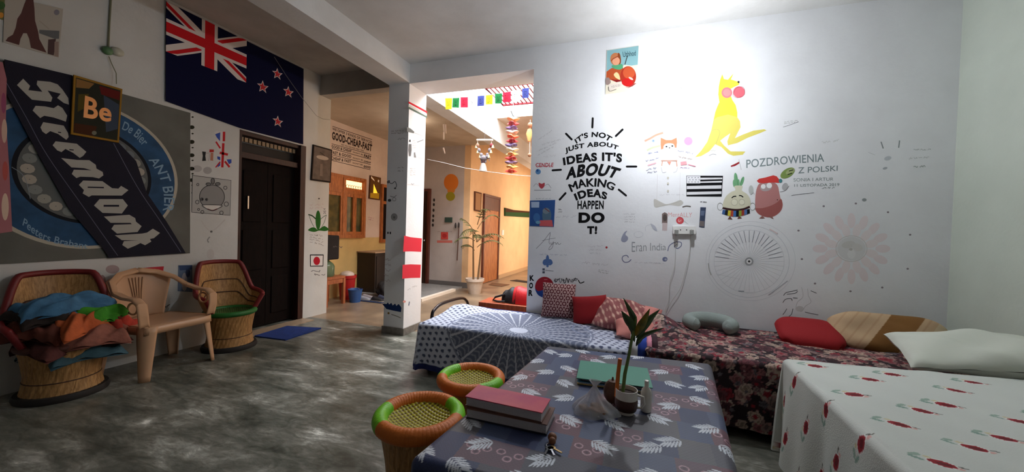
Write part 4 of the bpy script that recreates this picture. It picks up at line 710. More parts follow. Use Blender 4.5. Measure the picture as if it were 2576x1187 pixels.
# ================================================================ column paint
CX = lambda T: Art('X', -2.6, T=T); RD_ = (214, 56, 70)
A = CX((760, 500, 3.297)); A.poly([(846, 305), (900, 318), (993, 328), (988, 440), (900, 436), (838, 438)], RD_); A.poly([(834, 547), (900, 543), (985, 546), (980, 655), (900, 656), (830, 662)], RD_); A.done('red_stripe_painting', 'two broad red bands painted on the bright side of the column', 'wall painting')
A = CX((760, 180, 3.297)); A.poly([(882, 246), (1036, 328), (1036, 346), (882, 262)], (200, 30, 40)); A.poly([(880, 288), (1036, 372), (1036, 386), (878, 306)], (90, 104, 92)); A.poly([(884, 272), (1034, 348), (1034, 368), (882, 290)], (196, 196, 190)); A.done('column_stripe_painting', 'thin red and green slanted stripes high on the bright side of the column', 'wall painting')
A = CX((960, 280, 3.708)); A.poly([(236, 145), (270, 160), (305, 190), (300, 205), (238, 190)], (110, 112, 110)); A.line([(300, 200), (345, 215), (388, 235)], 1.4, (176, 176, 176)); A.line([(258, 285), (264, 265), (268, 285)], 2, (60, 60, 62)); A.poly([(252, 305), (278, 305), (280, 360), (272, 418), (254, 418), (248, 360)], (112, 112, 112)); A.poly([(300, 385), (312, 380), (322, 432), (302, 430)], (132, 132, 132)); A.line([(330, 288), (390, 265)], 1.8, (120, 120, 120)); A.line([(354, 290), (352, 418)], .8, (190, 190, 190)); A.words([(285, 265), (330, 262), (330, 350), (285, 350)], (196, 196, 196), .8, 4, 97); A.line([(335, 430), (390, 445)], 1, (190, 190, 190)); A.words([(265, 525), (320, 525), (320, 600), (265, 600)], (206, 206, 206), 1, 4, 98); A.words([(275, 665), (305, 665), (305, 695), (275, 695)], (150, 150, 154), 1, 1, 99); A.line([(232, 680), (385, 695)], .7, (206, 206, 206))
A.done('column_figure_drawing', 'small grey figures drawn on the upper bright side of the column', 'wall drawing')
A = CX((760, 500, 3.297)); A.words([(870, 740), (950, 705), (955, 730), (875, 770)], (190, 190, 192), 1, 1, 100); A.cut('scribble'); A.ell(848, 852, 12, 10, (214, 150, 140)); A.cut('dot'); A.line([(890, 852), (884, 885)], 2.6, (110, 118, 140)); A.cut('stroke'); A.done('low_scribble_drawing', 'small scribble and pink dot low on the bright side of the column', 'wall drawing')
CYc = lambda T: Art('Y', YM, T=T)
A = CYc((960, 280, 3.708)); A.words([(90, 175), (205, 170), (205, 215), (90, 215)], (176, 176, 178), 1, 2, 101); A.words([(148, 510), (210, 510), (205, 570), (150, 570)], (150, 150, 152), 1, 2, 102); A.line([(55, 655), (72, 645), (78, 668), (100, 672), (125, 655), (140, 690), (128, 720)], 1.6, (84, 88, 94)); A.ell(62, 660, 12, 12, (110, 112, 116)); A.ell(126, 718, 10, 8, (90, 92, 96)); A.line([(80, 790), (115, 800), (140, 780)], 1.2, (120, 120, 124)); A.ell(74, 830, 16, 13, (72, 78, 84)); A.ring(118, 820, 16, 16, 1.2, (150, 150, 152), 16); A.ell(118, 985, 30, 34, (160, 160, 160)); A.ell(118, 988, 10, 11, (120, 120, 120)); A.words([(150, 240), (230, 240), (225, 270), (150, 280)], (170, 170, 172), 1, 1, 103); A.ell(60, 1133, 6, 12, (40, 40, 44)); A.ell(82, 1134, 6, 12, (40, 40, 44)); A.done('column_swirl_drawing', 'grey swirls and notes drawn on the shaded front of the column', 'wall drawing')
A = CYc((760, 500, 3.297)); NB = (34, 56, 104); A.poly([(662, 868), (700, 872), (712, 858), (722, 876), (740, 862), (752, 884), (772, 868), (782, 888), (800, 872), (818, 892), (824, 905), (820, 940), (760, 928), (700, 914), (680, 890)], NB); A.cut('wave'); A.ell(717, 948, 9, 9, (150, 110, 60)); A.line([(740, 958), (790, 975), (818, 988)], 1.6, (110, 108, 100)); A.cut('stroke'); A.words([(690, 480), (740, 485), (740, 700), (680, 700)], (180, 168, 174), .9, 5, 104); A.done('blue_wave_painting', 'dark blue wave painted low on the shaded front of the column', 'wall painting')

# ================================================================ passage and courtyard things
FWL = lambda off=.002: Art('Y', 7.2, T=(1060, 420, 3.493), off=off)
A = FWL(); A.ell(262, 135, 64, 74, (206, 116, 44)); A.poly([(228, 190), (298, 190), (290, 225), (232, 225)], (200, 122, 50)); A.ell(256, 258, 40, 40, (150, 138, 40)); A.done('orange_bulb_painting', 'orange and yellow light bulb shape painted on the far grey wall', 'wall painting')
A = FWL(.001); A.slab([(212, 443), (273, 443), (272, 486), (212, 486)], (56, 74, 66), .03); A.done('dark_green_meter_box', 'small dark green box on the far grey wall below the orange bulb', 'box')
A = FWL(.001); A.slab([(175, 572), (235, 572), (235, 636), (175, 636)], (196, 74, 66), .01); A.ell(205, 604, 20, 18, (170, 50, 50)); A.done('red_square_picture', 'small red square picture on the far grey wall', 'picture')
A = FWL(); A.line([(138, 655), (272, 655)], 6, (200, 110, 100), False); A.words([(140, 560), (280, 560), (280, 575), (140, 575)], (150, 140, 136), .8, 1, 105); A.done('red_line_painting', 'pink painted line under the red square picture', 'wall painting')
A = FWL()
for y in (290, 330, 380, 430, 470, 510): A.ell(112-(y-290)*.05, y, 9, 14, (52, 48, 46)); A.n -= 1
A.done('dark_spots_painting', 'vertical row of dark spots painted beside the dark brown door', 'wall painting')
hs = thing('hanging_strand', 'thin brown strand with dark tassels hanging on the far grey wall', 'decoration'); p0, p1 = onY(1155, 562, 7.15), onY(1150, 655, 7.15); MB().tube([p0, (p0+p1)/2, p1], .012, mat('brown_cord', (92, 66, 58), .8)).build('cord', hs)
for x, y in ((1146, 567), (1154, 566)): q = onY(x, y, 7.14); MB().sphere(q, .035, mat('dark_tassel', (50, 44, 44), .8), 8, (.6, .5, 1.8)).build('tassel', hs)
A = Art('X', -3.45, T=(1060, 420, 3.493)); q = [(462, 213), (520, 228), (513, 392), (459, 382)]; A.slab(q, (88, 54, 36), .03); H = homog(q); A.poly([H(*k) for k in ((.1, .06), (.9, .06), (.9, .94), (.1, .94))], (160, 120, 84)); A.done('brown_framed_picture', 'tall brown framed picture beside the warm wooden door', 'picture')
A = Art('X', -3.45, T=(1060, 420, 3.493)); A.slab([(726, 358), (800, 378), (960, 392), (960, 444), (726, 430)], (44, 74, 44), .04); A.poly([(728, 360), (800, 378), (960, 392), (960, 402), (728, 396)], (70, 42, 30)); A.done('green_wall_board', 'long dark green board on the warm wall beside the doorway edge', 'board')
q = onX(1264, 585, -3.45); MB().box(-3.45, -3.43, q.y-.06, q.y+.06, q.z-.07, q.z+.07, MATS['white_plastic']).build('glare_plate', None, False); tag(bpy.data.objects['glare_plate'], 'small white plate standing in for a glare spot on the warm wall', 'glare')  # white plate added in place of a bright spot of glare
def flat_mat(name, px, m, label, th=.01):
    P = [onZ(x, y, 0) for x, y in px]; n = len(P); vs = [(p.x, p.y, 0.001) for p in P]+[(p.x, p.y, th) for p in P]
    o = MB().add(vs, [tuple(range(n)), tuple(range(2*n-1, n-1, -1))]+[(i, (i+1) % n, n+(i+1) % n, n+i) for i in range(n)], m).build(name, None, False); return tag(o, label, 'mat')
flat_mat('doormat', [(1229, 717), (1238, 712), (1282, 716), (1262, 721)], mat('brown_coir', (120, 84, 56), .95, noise=.3), 'small brown doormat on the passage floor before the warm door')
flat_mat('doormat', [(1283, 706), (1300, 704), (1330, 708), (1330, 712)], mat('black_rubber', (34, 30, 32), .8), 'black mat on the passage floor at the doorway edge')
flat_mat('doormat', [(640, 847), (722, 822), (808, 827), (718, 857)], mat('blue_doormat_fibre', (32, 60, 130), .95, bump=.5, bscale=150, noise=.25), 'plain blue doormat on the marble before the dark door', .014)
# potted palm
random.seed(12)
pp = thing('potted_palm', 'tall thin palm in a white pot at the corner of the passage', 'plant', (-3.06, 6.72, 0))
MB().lathe([(.001, 0), (.12, 0), (.17, .24), (.19, .25), (.19, .3), (.17, .3), (.165, .27), (.001, .27)], mat('white_pot', (205, 190, 176), .5, noise=.1), 28, cap=False).build('pot', pp)
PG = mat('palm_green', (104, 108, 62), .55, c2=(68, 80, 44), nscale=6); TS = mat('palm_stem', (110, 84, 56), .7)
for dx, dy, h in ((-.03, 0, .95), (.05, .03, .75)): MB().tube([(dx, dy, .25), (dx*1.6, dy, .25+h*.5), (dx*2.2, dy, .25+h)], [.022, .018, .014], TS, 8).build('stem', pp)
for k in range(11):
    a = k*2.39+.4; L_ = random.uniform(.5, .75); z0 = .9+.45*(k/11)+random.uniform(-.08, .08); up_ = random.uniform(.25, .6) if k < 8 else .75
    pts = [Vector((.03*math.cos(a)+L_*t*math.cos(a)*.75, L_*t*math.sin(a)*.75, z0+up_*t-.55*t*t*(.4+.6*up_))) for t in np.linspace(0, 1, 10)]
    mb = MB().tube(pts, [.007]*5+[.004]*5, TS, 5)
    for i in range(2, 10):
        for sd in (-1, 1):
            d = (pts[i]-pts[i-1]).normalized(); s_ = d.cross(Vector((0, 0, 1))).normalized()*sd; l = .2*(1-.05*i); tip = pts[i]+d*l*.6+s_*l*.6-Vector((0, 0, l*.35)); w = d*.012
            mb.add([pts[i]-w, pts[i]+w, (pts[i]+tip)/2+w*1.2+Vector((0, 0, .01)), tip, (pts[i]+tip)/2-w*1.2+Vector((0, 0, .01))], [(0, 1, 2, 3, 4)], PG)
    mb.v = [(max(x, -.36), min(y, .45), z) for x, y, z in mb.v]; mb.build('frond', pp, thick=.0015)
# bench with backpack
bq = thing('low_bench', 'low reddish brown bench in the opening carrying the backpack', 'bench', (-1.5, 4.33, 0)); BW = wood_mat('bench_wood', (170, 84, 52), (136, 62, 38), 5)
MB().box(-.34, .8, -.16, .2, .31, .39, BW).build('bench_top', bq, False, bevel=.006)
for sx in (-.28, .74):
    for sy in (-.11, .15): MB().box(sx-.025, sx+.025, sy-.025, sy+.025, 0, .31, BW).build('leg', bq, False)
bp_ = thing('backpack', 'black and red backpack lying on the low bench', 'bag', (-1.33, 4.36, .393))
def bag_shape(m, x0, x1):
    def f(u, v):
        x = x0+(x1-x0)*u; w = max(.02, 1-(x/.3)**2)**.5; a = math.pi*v; return (x, .13*math.cos(a)*w, .2*math.sin(a)**.8*w*(1+.05*math.sin(14*u)))
    return MB().grid(f, 16, 16, m)
BKC = mat('backpack_black', (24, 24, 28), .6, bump=.3, bscale=90); bag_shape(BKC, -.25, -.05).build('body', bp_); bag_shape(mat('backpack_red', (206, 26, 34), .55, bump=.2), -.09, .29).build('front_pocket', bp_); MB().tube([(-.2, -.08, .1), (-.32, -.1, .06), (-.36, -.08, .015), (-.28, -.12, .012), (-.18, -.13, .02)], .013, BKC, 8).build('strap', bp_)
# prayer flags
pf = thing('prayer_flag_string', 'string of ten small coloured square prayer flags hung across the opening', 'flags'); FT = (1100, 200, 4.241)
MB().tube([onY(FT[0]+x/FT[2], FT[1]+y/FT[2], 4.5) for x, y in ((60, 204), (240, 194), (430, 176), (600, 160), (790, 125), (1000, 84), (1060, 70))], .002, mat('white_cord', (225, 222, 215), .8), 6).build('cord', pf)
YE, GE, RE, WE, BE = (214, 190, 26), (20, 92, 44), (196, 24, 48), (216, 214, 216), (50, 58, 116)
for c, q in ((YE, [(85, 200), (160, 198), (155, 318), (90, 318)]), (GE, [(165, 198), (235, 195), (232, 302), (160, 298)]), (RE, [(250, 190), (327, 188), (327, 298), (250, 298)]), (WE, [(337, 185), (420, 180), (415, 296), (335, 298)]), (BE, [(430, 178), (502, 170), (500, 280), (428, 285)]), (YE, [(518, 168), (592, 163), (590, 265), (518, 268)]), (GE, [(615, 152), (692, 148), (690, 255), (618, 258)]), (RE, [(700, 140), (785, 128), (785, 240), (702, 246)]), (WE, [(795, 128), (890, 115), (885, 235), (797, 240)]), (BE, [(905, 98), (980, 88), (975, 195), (908, 200)])):
    A = Art('Y', 4.5, T=FT, off=.0); A.slab(q, c, .002); x0_, y0_ = q[0]; dk = tuple(int(v*.45) for v in c)
    A.words([(x0_+20, y0_+25), (x0_+55, y0_+22), (x0_+52, y0_+85), (x0_+20, y0_+88)], dk, .9, 4, x0_); A.done('flag', parent=pf)
# spiral lantern, chimes, hangings
sl = thing('spiral_lantern', 'string of twisted paper discs in yellow, red, purple and white hanging in the courtyard', 'hanging decoration')
top = onY(1290, 296, 5.0); bot_ = onY(1288, 438, 5.0); MB().tube([top+Vector((0, 0, .35)), bot_], .003, MATS['white_cord'], 6).build('cord', sl)
MB().tube([top+Vector((-.03, 0, .1)), top+Vector((.0, 0, .03)), top+Vector((.03, 0, .01))], .008, mat('dark_hook', (40, 44, 44), .5), 6).build('hook', sl)
SCc = [(236, 214, 150), (226, 96, 96), (130, 96, 150), (226, 214, 206), (232, 140, 104), (210, 60, 70), (120, 104, 150), (222, 216, 200), (236, 206, 140), (220, 72, 70), (140, 110, 150), (238, 220, 140), (224, 70, 60)]
for i, c in enumerate(SCc):
    z = top.z-.01-(top.z-bot_.z)*i/len(SCc); r = .082; mb = MB(); n = 24; ph = i*.6
    vs = [(top.x, 5.0, z+.03)]+[(top.x+r*(1+.28*math.cos(3*(2*math.pi*k/n)))*math.cos(2*math.pi*k/n+ph), 5.0+r*(1+.28*math.cos(3*(2*math.pi*k/n)))*math.sin(2*math.pi*k/n+ph), z-.018+.012*math.cos(3*2*math.pi*k/n)) for k in range(n)]
    mb.add(vs, [(0, 1+k, 1+(k+1) % n) for k in range(n)], mat('paper_%d' % i, c, .6)); mb.build('paper_disc', sl, thick=.002)
wc = thing('wind_chime', 'wind chime with a white bar, small bells and a hanging pale elephant', 'wind chime'); Yc = 5.0
P = lambda x, y: onY(FT[0]+x/FT[2], FT[1]+y/FT[2], Yc); CW = MATS['white_cord']; BR = mat('brass', (220, 200, 150), .3, .8); GRY = mat('grey_felt', (120, 112, 118), .8)
MB().tube([P(422, 645), P(592, 645)], .014, mat('white_bar', (236, 232, 222), .5), 8).build('bar', wc); MB().tube([P(508, 430), P(506, 640)], .003, mat('dark_cord', (90, 86, 84), .7), 6).build('cord', wc)
for x0_, xs in ((430, (430, 445, 470)), (578, (578, 558, 535))):
    ys = (712, 765, 815); MB().tube([P(x0_, 650)]+[P(x, y) for x, y in zip(xs, ys)], .003, CW, 6).build('cord', wc)
    for i, (x, y) in enumerate(zip(xs, ys)):
        m = (mat('maroon_felt', (130, 50, 56), .8) if x0_ > 500 else mat('brown_felt', (150, 110, 90), .8)) if i == 0 else GRY
        MB().sphere(P(x, y-10), .028, m, 8, (.9, .8, 1.2)).build('bead', wc); q = P(x+(14 if x0_ > 500 else -14), y+6); MB().lathe([(.001, .03), (.012, .025), (.02, 0), (.026, -.02), (.001, -.02)], BR, 12, c=tuple(q)).build('bell', wc)
q = P(497, 840); mb = MB().sphere(q, .05, GRY, 12, (1.25, .7, .85)).sphere(q+Vector((.055, 0, .02)), .03, GRY, 10).tube([q+Vector((.075, 0, .01)), q+Vector((.09, 0, -.02)), q+Vector((.085, 0, -.045))], [.012, .009, .006], GRY, 8)
for dx in (-.035, .03): mb.tube([q+Vector((dx, 0, -.02)), q+Vector((dx, 0, -.065))], .014, GRY, 8)
mb.build('elephant', wc); q = P(490, 940); MB().lathe([(.001, .07), (.03, .065), (.045, .02), (.06, -.05), (.001, -.05)], mat('pale_bell_metal', (176, 170, 168), .4, .3), 20, c=tuple(q)).build('bell', wc); MB().sphere(q+Vector((0, 0, .085)), .03, mat('dark_felt', (70, 40, 44), .8), 8).build('bead', wc); MB().tube([P(497, 800), P(497, 900)], .003, CW, 6).build('cord', wc)
sc = thing('shell_mobile', 'small pale mobile of thin strips hanging under the passage ceiling', 'hanging decoration'); Yc = 5.6
MB().tube([P(78, 440), P(76, 640)], .003, CW, 6).build('cord', sc); MB().tube([P(78, 445), P(78, 425)], .02, mat('pinkish_disc', (176, 130, 120), .6), 10).build('disc', sc)
for a, b, r in (((70, 480), (74, 555), .018), ((90, 480), (94, 575), .014), ((72, 560), (66, 640), .012), ((66, 730), (82, 790), .016)): MB().tube([P(*a), P(*b)], [r, r*.5], mat('pale_shell', (222, 206, 196), .5), 8).build('strip', sc)
ol = thing('orange_tassel_lantern', 'orange tassel with brown balls hanging at the right side of the opening', 'hanging decoration'); Yc = 5.4
MB().tube([P(993, 430), P(985, 810)], .003, CW, 6).build('cord', ol); MB().sphere(P(992, 485), .04, mat('brown_ball', (150, 110, 84), .7), 10).build('ball', ol); MB().tube([P(985, 530), P(982, 580), P(980, 660)], [.03, .05, .02], mat('orange_tassel', (240, 150, 92), .8), 12).build('tassel', ol); MB().sphere(P(985, 805), .03, MATS['brown_ball'], 8).build('ball', ol)
Yc = 4.7; MB().tube([P(-110, 850), P(60, 885), P(300, 945), P(560, 985), P(800, 1015), P(1010, 1032)], .0035, CW, 6).build('cord_line'); tag(bpy.data.objects['cord_line'], 'thin white cord stretched across the opening below the hanging chimes', 'cord')
# socket board on the mural wall with two cords
sb = thing('socket_board', 'white socket board on the mural wall with two hanging cords', 'socket'); A = Art('Y', YM, T=(1600, 320, 3.956), off=.0); A.slab([(362, 985), (592, 988), (590, 1062), (365, 1060)], MATS['white_plastic'], .025)
for x in (395, 440, 500, 545): A.ell(x, 1022, 6, 6, (60, 60, 60)); A.n -= 1
A.done('plate', parent=sb)
for x, y in ((398, 1040), (548, 1040)): q = onY(1600+x/3.956, 320+y/3.956, YM); MB().box(q.x-.016, q.x+.016, YM-.055, YM-.025, q.z-.03, q.z+.02, mat('grey_plug', (150, 152, 148), .5)).build('plug', sb, False, bevel=.006)
for P_ in ([(1130, 320), (1127, 420), (1120, 560), (1085, 680), (1080, 800), (1045, 905)], [(1240, 320), (1230, 460), (1195, 620), (1160, 730), (1100, 820), (1047, 908)]):
    MB().tube([onY(1320+x/2.968, 480+y/2.968, YM-.02) for x, y in cat_rom(P_)], .0022, mat('grey_cord', (196, 194, 190), .6), 6).build('power_cord', sb)

struct('door_light_block', MB().box(-5.2, -4.62, 2.5, 3.77, -.1, 3.5, M_WALLL).box(-4.7, -4.41, 2.7, 2.905, -.1, 3.5, M_WALLL))  # unseen block added behind the door to stop sky light leaking in
# ================================================================ cloth helpers (numpy colour fields on a fine mesh)
def col(c): return np.array(lin(c)[:3])
def np_mesh(name, V, F, C, m, parent=None, smooth=True, thick=0):
    me = bpy.data.meshes.new(name); me.vertices.add(len(V)); me.vertices.foreach_set('co', V.astype(np.float32).ravel())
    n = len(F); me.loops.add(n*4); me.loops.foreach_set('vertex_index', F.astype(np.int32).ravel()); me.polygons.add(n)
    me.polygons.foreach_set('loop_start', np.arange(0, n*4, 4, dtype=np.int32)); me.update(calc_edges=True); me.validate()
    me.materials.append(m)
    if C is not None:
        a = me.color_attributes.new('Col', 'FLOAT_COLOR', 'POINT'); a.data.foreach_set('color', np.concatenate([C, np.ones((len(C), 1))], 1).astype(np.float32).ravel())
    if smooth: me.shade_smooth()
    o = bpy.data.objects.new(name, me); COL.objects.link(o)
    if thick:
        md = o.modifiers.new('thickness', 'SOLIDIFY'); md.thickness = thick; md.offset = 0
    if parent is not None: o.parent = parent
    return o
def gfaces(nu, nv):
    i, j = np.meshgrid(np.arange(nu-1), np.arange(nv-1), indexing='ij'); a = (i*nv+j).ravel(); return np.stack([a, a+nv, a+nv+1, a+1], 1)
def draped(name, quad, over, z, zmin, pattern, m, step=.006, rip=.02, bumps=(), seed=0, parent=None, rough_top=.004, freq=22):
    """quad = near-left, near-right, far-right, far-left; over = left, right, near, far overhang in metres"""
    q = np.array(quad, float); a = np.linalg.norm(q[1]-q[0]); b = np.linalg.norm(q[3]-q[0])
    S = np.arange(-over[0], a+over[1]+step, step); T = np.arange(-over[2], b+over[3]+step, step); nS, nT = len(S), len(T)
    S, T = np.meshgrid(S, T, indexing='ij')
    bl = lambda s, t: ((1-s)*(1-t))[..., None]*q[0]+(s*(1-t))[..., None]*q[1]+(s*t)[..., None]*q[2]+((1-s)*t)[..., None]*q[3]
    cs, ct = np.clip(S, 0, a), np.clip(T, 0, b); es, et = S-cs, T-ct; e = np.maximum(np.abs(es), np.abs(et))
    P = bl(cs/a, ct/b); Flat = bl(S/a, T/b); U = (q[1]-q[0])/a; Vv = (q[3]-q[0])/b; L = np.hypot(es, et)+1e-9
    D = (es/L)[..., None]*U+(et/L)[..., None]*Vv; r = .03; ang = np.minimum(e/r, math.pi/2)
    out = np.where(e > 0, r*np.sin(ang), 0); down = np.where(e > r*math.pi/2, r+e-r*math.pi/2, r*(1-np.cos(ang)))
    per = cs+ct+1.6*np.arctan2(np.abs(et), np.abs(es)+1e-9)*.15
    full = z-zmin; k = np.clip(down/full, 0, 1)
    out = out+rip*k*(1+np.sin(per*freq+seed)+.5*np.sin(per*freq*2.3+1+seed))*.6
    corner = (np.abs(es) > 0)&(np.abs(et) > 0); out = np.where(corner, out+rip*k*1.2, out)
    Z = z-np.minimum(down, full-.004-.006*np.abs(np.sin(per*9+seed)))
    Z = Z+np.where(e <= 0, rough_top*(np.sin(S*9+seed)*np.sin(T*7+1)+.6*np.sin(S*23+T*17+seed)), 0)
    for bx, by, br, bh in bumps: Z = Z+bh*np.exp(-((Flat[..., 0]-bx)**2+(Flat[..., 1]-by)**2)/br**2)
    XY = P+D*out[..., None]; V = np.concatenate([XY, Z[..., None]], 2).reshape(-1, 3)
    C = pattern(Flat[..., 0], Flat[..., 1], e, S, T).reshape(-1, 3)
    return np_mesh(name, V, gfaces(nS, nT), C, m, parent)
def fill(C, mask, c): C[mask] = col(c) if isinstance(c, tuple) else c
FAB = vcol_mat('printed_cotton', .85, .25, 240)

# ================================================================ metal bed with blue and white bedspread
BX0, BX1, BY0, BY1, BZ = -1.80, .06, 2.84, 3.66, .43
DKM = mat('dark_bed_steel', (52, 46, 46), .35, .8)
mb_ = thing('metal_bed', 'metal bed with a curved dark rail under the blue patterned bedspread', 'bed', (0, 0, 0))
hp_ = [onX(x, y, -1.84) for x, y in ((1092, 800), (1100, 778), (1120, 763), (1160, 751), (1176, 754), (1183, 775))]
hp_ = [Vector((-1.86, hp_[0].y, .05))]+hp_+[Vector((-1.86, hp_[-1].y, .05))]
MB().tube([Vector((-1.865, p[0], p[1])) for p in cat_rom([(v.y, v.z) for v in hp_], False, 6)], .016, DKM, 12).build('bed_rail', mb_)
MB().box(BX0-.04, BX1, BY0+.03, BY0+.06, .22, .27, DKM).box(BX0-.04, BX1, BY1-.05, BY1-.02, .22, .27, DKM).box(BX0-.04, BX0-.01, BY0+.03, BY1-.02, .22, .27, DKM).build('bed_frame', mb_, False)
for x in (BX0+.05, BX1-.08):
    for y in (BY0+.06, BY1-.08): MB().tube([(x, y, 0), (x, y, .23)], .018, DKM, 10).build('leg', mb_)
MB().box(BX0+.02, BX1-.02, BY0+.03, BY1-.02, .27, .405, mat('pale_mattress_ticking', (180, 180, 186), .9)).build('mattress', mb_, False, bevel=.02)
def pat_blue(X, Y, e, S, T):
    C = np.ones(X.shape+(3,))*col((200, 206, 224)); nv = (74, 82, 112); per_ = .062
    u, v = (X+Y*.3)/per_, (Y-X*.12)/(per_*.8); r_ = np.floor(v); du = (u+.5*(r_ % 2)) % 1-.5; dv = v % 1-.5
    fill(C, (du**2*1.2+dv**2) < .075, nv); fill(C, (du**2+(dv+.28)**2*3) < .02, (126, 134, 160))
    cx, cy = -.93, 2.97; r = np.hypot(X-cx, Y-cy); th = np.arctan2(Y-cy, X-cx)
    ray_ = np.abs(((th*34/(2*math.pi)) % 1)-.5); feather = np.sin(r*150-ray_*16)
    feather = np.sin(r*130+np.cos(ray_*7)*1.6); m_ = r < .60; fill(C, m_, (204, 209, 222)); fill(C, m_ & (ray_ < .41), (104, 112, 136)); fill(C, m_ & (ray_ < .36) & (feather > .45), (150, 157, 178)); fill(C, r < .08, (206, 212, 230)); fill(C, np.abs(r-.62) < .008, (130, 138, 164))
    r2 = np.hypot(X+.28, Y-3.3); fill(C, np.abs(r2-.24) < .01, (140, 150, 180)); fill(C, np.abs(r2-.13) < .008, (140, 150, 180))
    edge = (S < -.36) | (T < -.37) | (T > BY1-BY0-.03); fill(C, edge, (34, 46, 104)); return C
o = draped('blue_bedspread', [(BX0, BY0), (BX1, BY0), (BX1, BY1), (BX0, BY1)], (.41, 0, .42, 0), BZ+.012, .02, pat_blue, FAB, .006, .022, [(-1.7, 3.45, .17, .06), (-1.4, 3.2, .3, .02)], 1)
tag(o, 'white and blue printed bedspread with a ray pattern hanging to the floor', 'bedspread')

# ================================================================ floral bed along the wall
FX0, FX1, FY0, FY1, FZ = .11, 2.2, 2.74, 3.66, .49
fb_ = thing('floral_bed', 'wooden bed base along the mural wall under the dark floral cover', 'bed')
MB().box(FX0+.03, FX1, FY0+.04, FY1-.02, .2, .3, DW).build('bed_frame', fb_, False); MB().box(FX0+.03, FX1-.02, FY0+.04, FY1-.02, .3, .46, MATS['pale_mattress_ticking']).build('mattress', fb_, False, bevel=.03)
for x in (FX0+.1, FX1-.1):
    for y in (FY0+.1, FY1-.1): MB().box(x-.03, x+.03, y-.03, y+.03, 0, .2, DW).build('leg', fb_, False)
def pat_floral(seed, n, big, dark=(38, 22, 28), pal=None):
    def f(X, Y, e, S, T):
        rg = np.random.RandomState(seed); C = np.ones(X.shape+(3,))*col(dark); s0, t0 = S[0, 0], T[0, 0]; st = S[1, 0]-S[0, 0]
        pl = pal or [(150, 96, 98), (176, 134, 128), (190, 164, 148), (112, 60, 68), (150, 44, 58), (104, 94, 100), (146, 120, 116), (84, 46, 54), (60, 34, 40), (168, 146, 132)]
        for k in range(n):
            r = rg.uniform(.006, .016) if rg.rand() < .55 else rg.uniform(.018, big)
            i, j = rg.randint(0, S.shape[0]), rg.randint(0, S.shape[1]); w = int(r*1.3/st)+1; a, b, c, d = max(0, i-w), i+w+1, max(0, j-w), j+w+1
            xs, ys = S[a:b, c:d]-S[i, j], T[a:b, c:d]-T[i, j]; R = np.hypot(xs, ys); th = np.arctan2(ys, xs); ed = r*(.85+.15*np.cos(5*th+k)); sub = C[a:b, c:d]
            base = col(pl[rg.randint(len(pl))]); sub[R < ed] = base; 
            if r > .018: sub[(R < ed*.8) & (np.sin(R/r*14+th*2) > .3)] = base*.45; sub[R < r*.3] = col((146, 34, 50)) if rg.rand() < .25 else base*.5
        return C
    return f
o = draped('floral_bedspread', [(FX0, FY0), (FX1, FY0), (FX1, FY1), (FX0, FY1)], (.04, 0, .455, 0), FZ+.012, .02, pat_floral(3, 3000, .05), FAB, .0065, .02, [(.2, 3.35, .16, .12), (.32, 3.05, .16, .05), (.9, 3.1, .2, .015), (1.5, 3.0, .25, .02)], 3, rough_top=.008)
tag(o, 'dark maroon floral bedspread with pink and cream roses along the mural wall', 'bedspread')

# ================================================================ white bed at the right
WQ = [(.79, .3), (2.2, .3), (2.2, 2.66), (.853, 2.5)]
wb = thing('right_bed', 'tall bed at the right under the white cloth printed with red flowers', 'bed')
MB().box(.87, 2.18, .35, 2.46, .3, .57, MATS['pale_mattress_ticking']).build('mattress', wb, False, bevel=.03); MB().box(.89, 2.16, .37, 2.44, .22, .3, DW).build('bed_frame', wb, False)
for x in (.92, 2.1):
    for y in (.5, 2.36): MB().box(x-.03, x+.03, y-.03, y+.03, 0, .22, DW).build('leg', wb, False)
FL = [(.949, 2.437), (1.286, 2.445), (1.61, 2.462), (1.123, 2.295), (1.452, 2.312), (.952, 2.062), (1.277, 2.08), (1.137, 1.971), (1.456, 2.014), (.966, 1.786), (1.275, 1.817), (1.123, 1.704), (.935, 1.527), (1.78, 2.3), (1.61, 2.1), (1.78, 2.02), (1.6, 1.83), (1.45, 1.72), (1.27, 1.53), (1.12, 1.42), (1.93, 2.46), (1.93, 2.1), (1.77, 1.7),
      (.77, 2.3), (.62, 2.42), (.62, 2.1), (.77, 1.95), (.47, 2.28), (.47, 1.95), (.62, 1.8), (.77, 1.66), (.47, 1.62), (.36, 2.42), (.36, 2.1), (.36, 1.8), (.62, 1.48), (.77, 1.36), (.95, 1.25), (.47, 1.3), (.36, 1.5)]
def pat_white(X, Y, e, S, T):
    C = np.ones(X.shape+(3,))*col((206, 210, 204))
    def E_(cx, cy, rx, ry, c, rot=0):
        m = (np.abs(X-cx) < max(rx, ry)*1.1) & (np.abs(Y-cy) < max(rx, ry)*1.1); q = R_(rot); x, y = X-cx, Y-cy; u = x*math.cos(q)+y*math.sin(q); v = -x*math.sin(q)+y*math.cos(q); fill(C, m & ((u/rx)**2+(v/ry)**2 < 1), c)
    for i, (x, y) in enumerate(FL):
        E_(x-.052, y+.03, .022, .009, (150, 172, 158), 30); E_(x-.062, y+.006, .02, .008, (130, 158, 146), -25); E_(x+.036, y-.014, .012, .008, (214, 166, 160), 20); E_(x-.02, y+.026, .012, .01, (206, 196, 158)); E_(x+.05, y, .016, .004, (96, 92, 84), -10)
        E_(x, y, .037, .026, (234, 234, 230)); E_(x, y, .034, .022, (150, 18, 34), 0); E_(x+.004, y-.002, .02, .012, (106, 10, 24), 0)
    return C
o = draped('white_flowered_cloth', WQ, (.56, 0, .1, .1), .605, .03, pat_white, vcol_mat('white_flowered_cotton', .8, .2, 180), .005, .036, [(1.4, 1.55, .12, .02), (1.9, 2.2, .3, .03), (2.0, 1.6, .25, .03)], 5, rough_top=.005, freq=11)
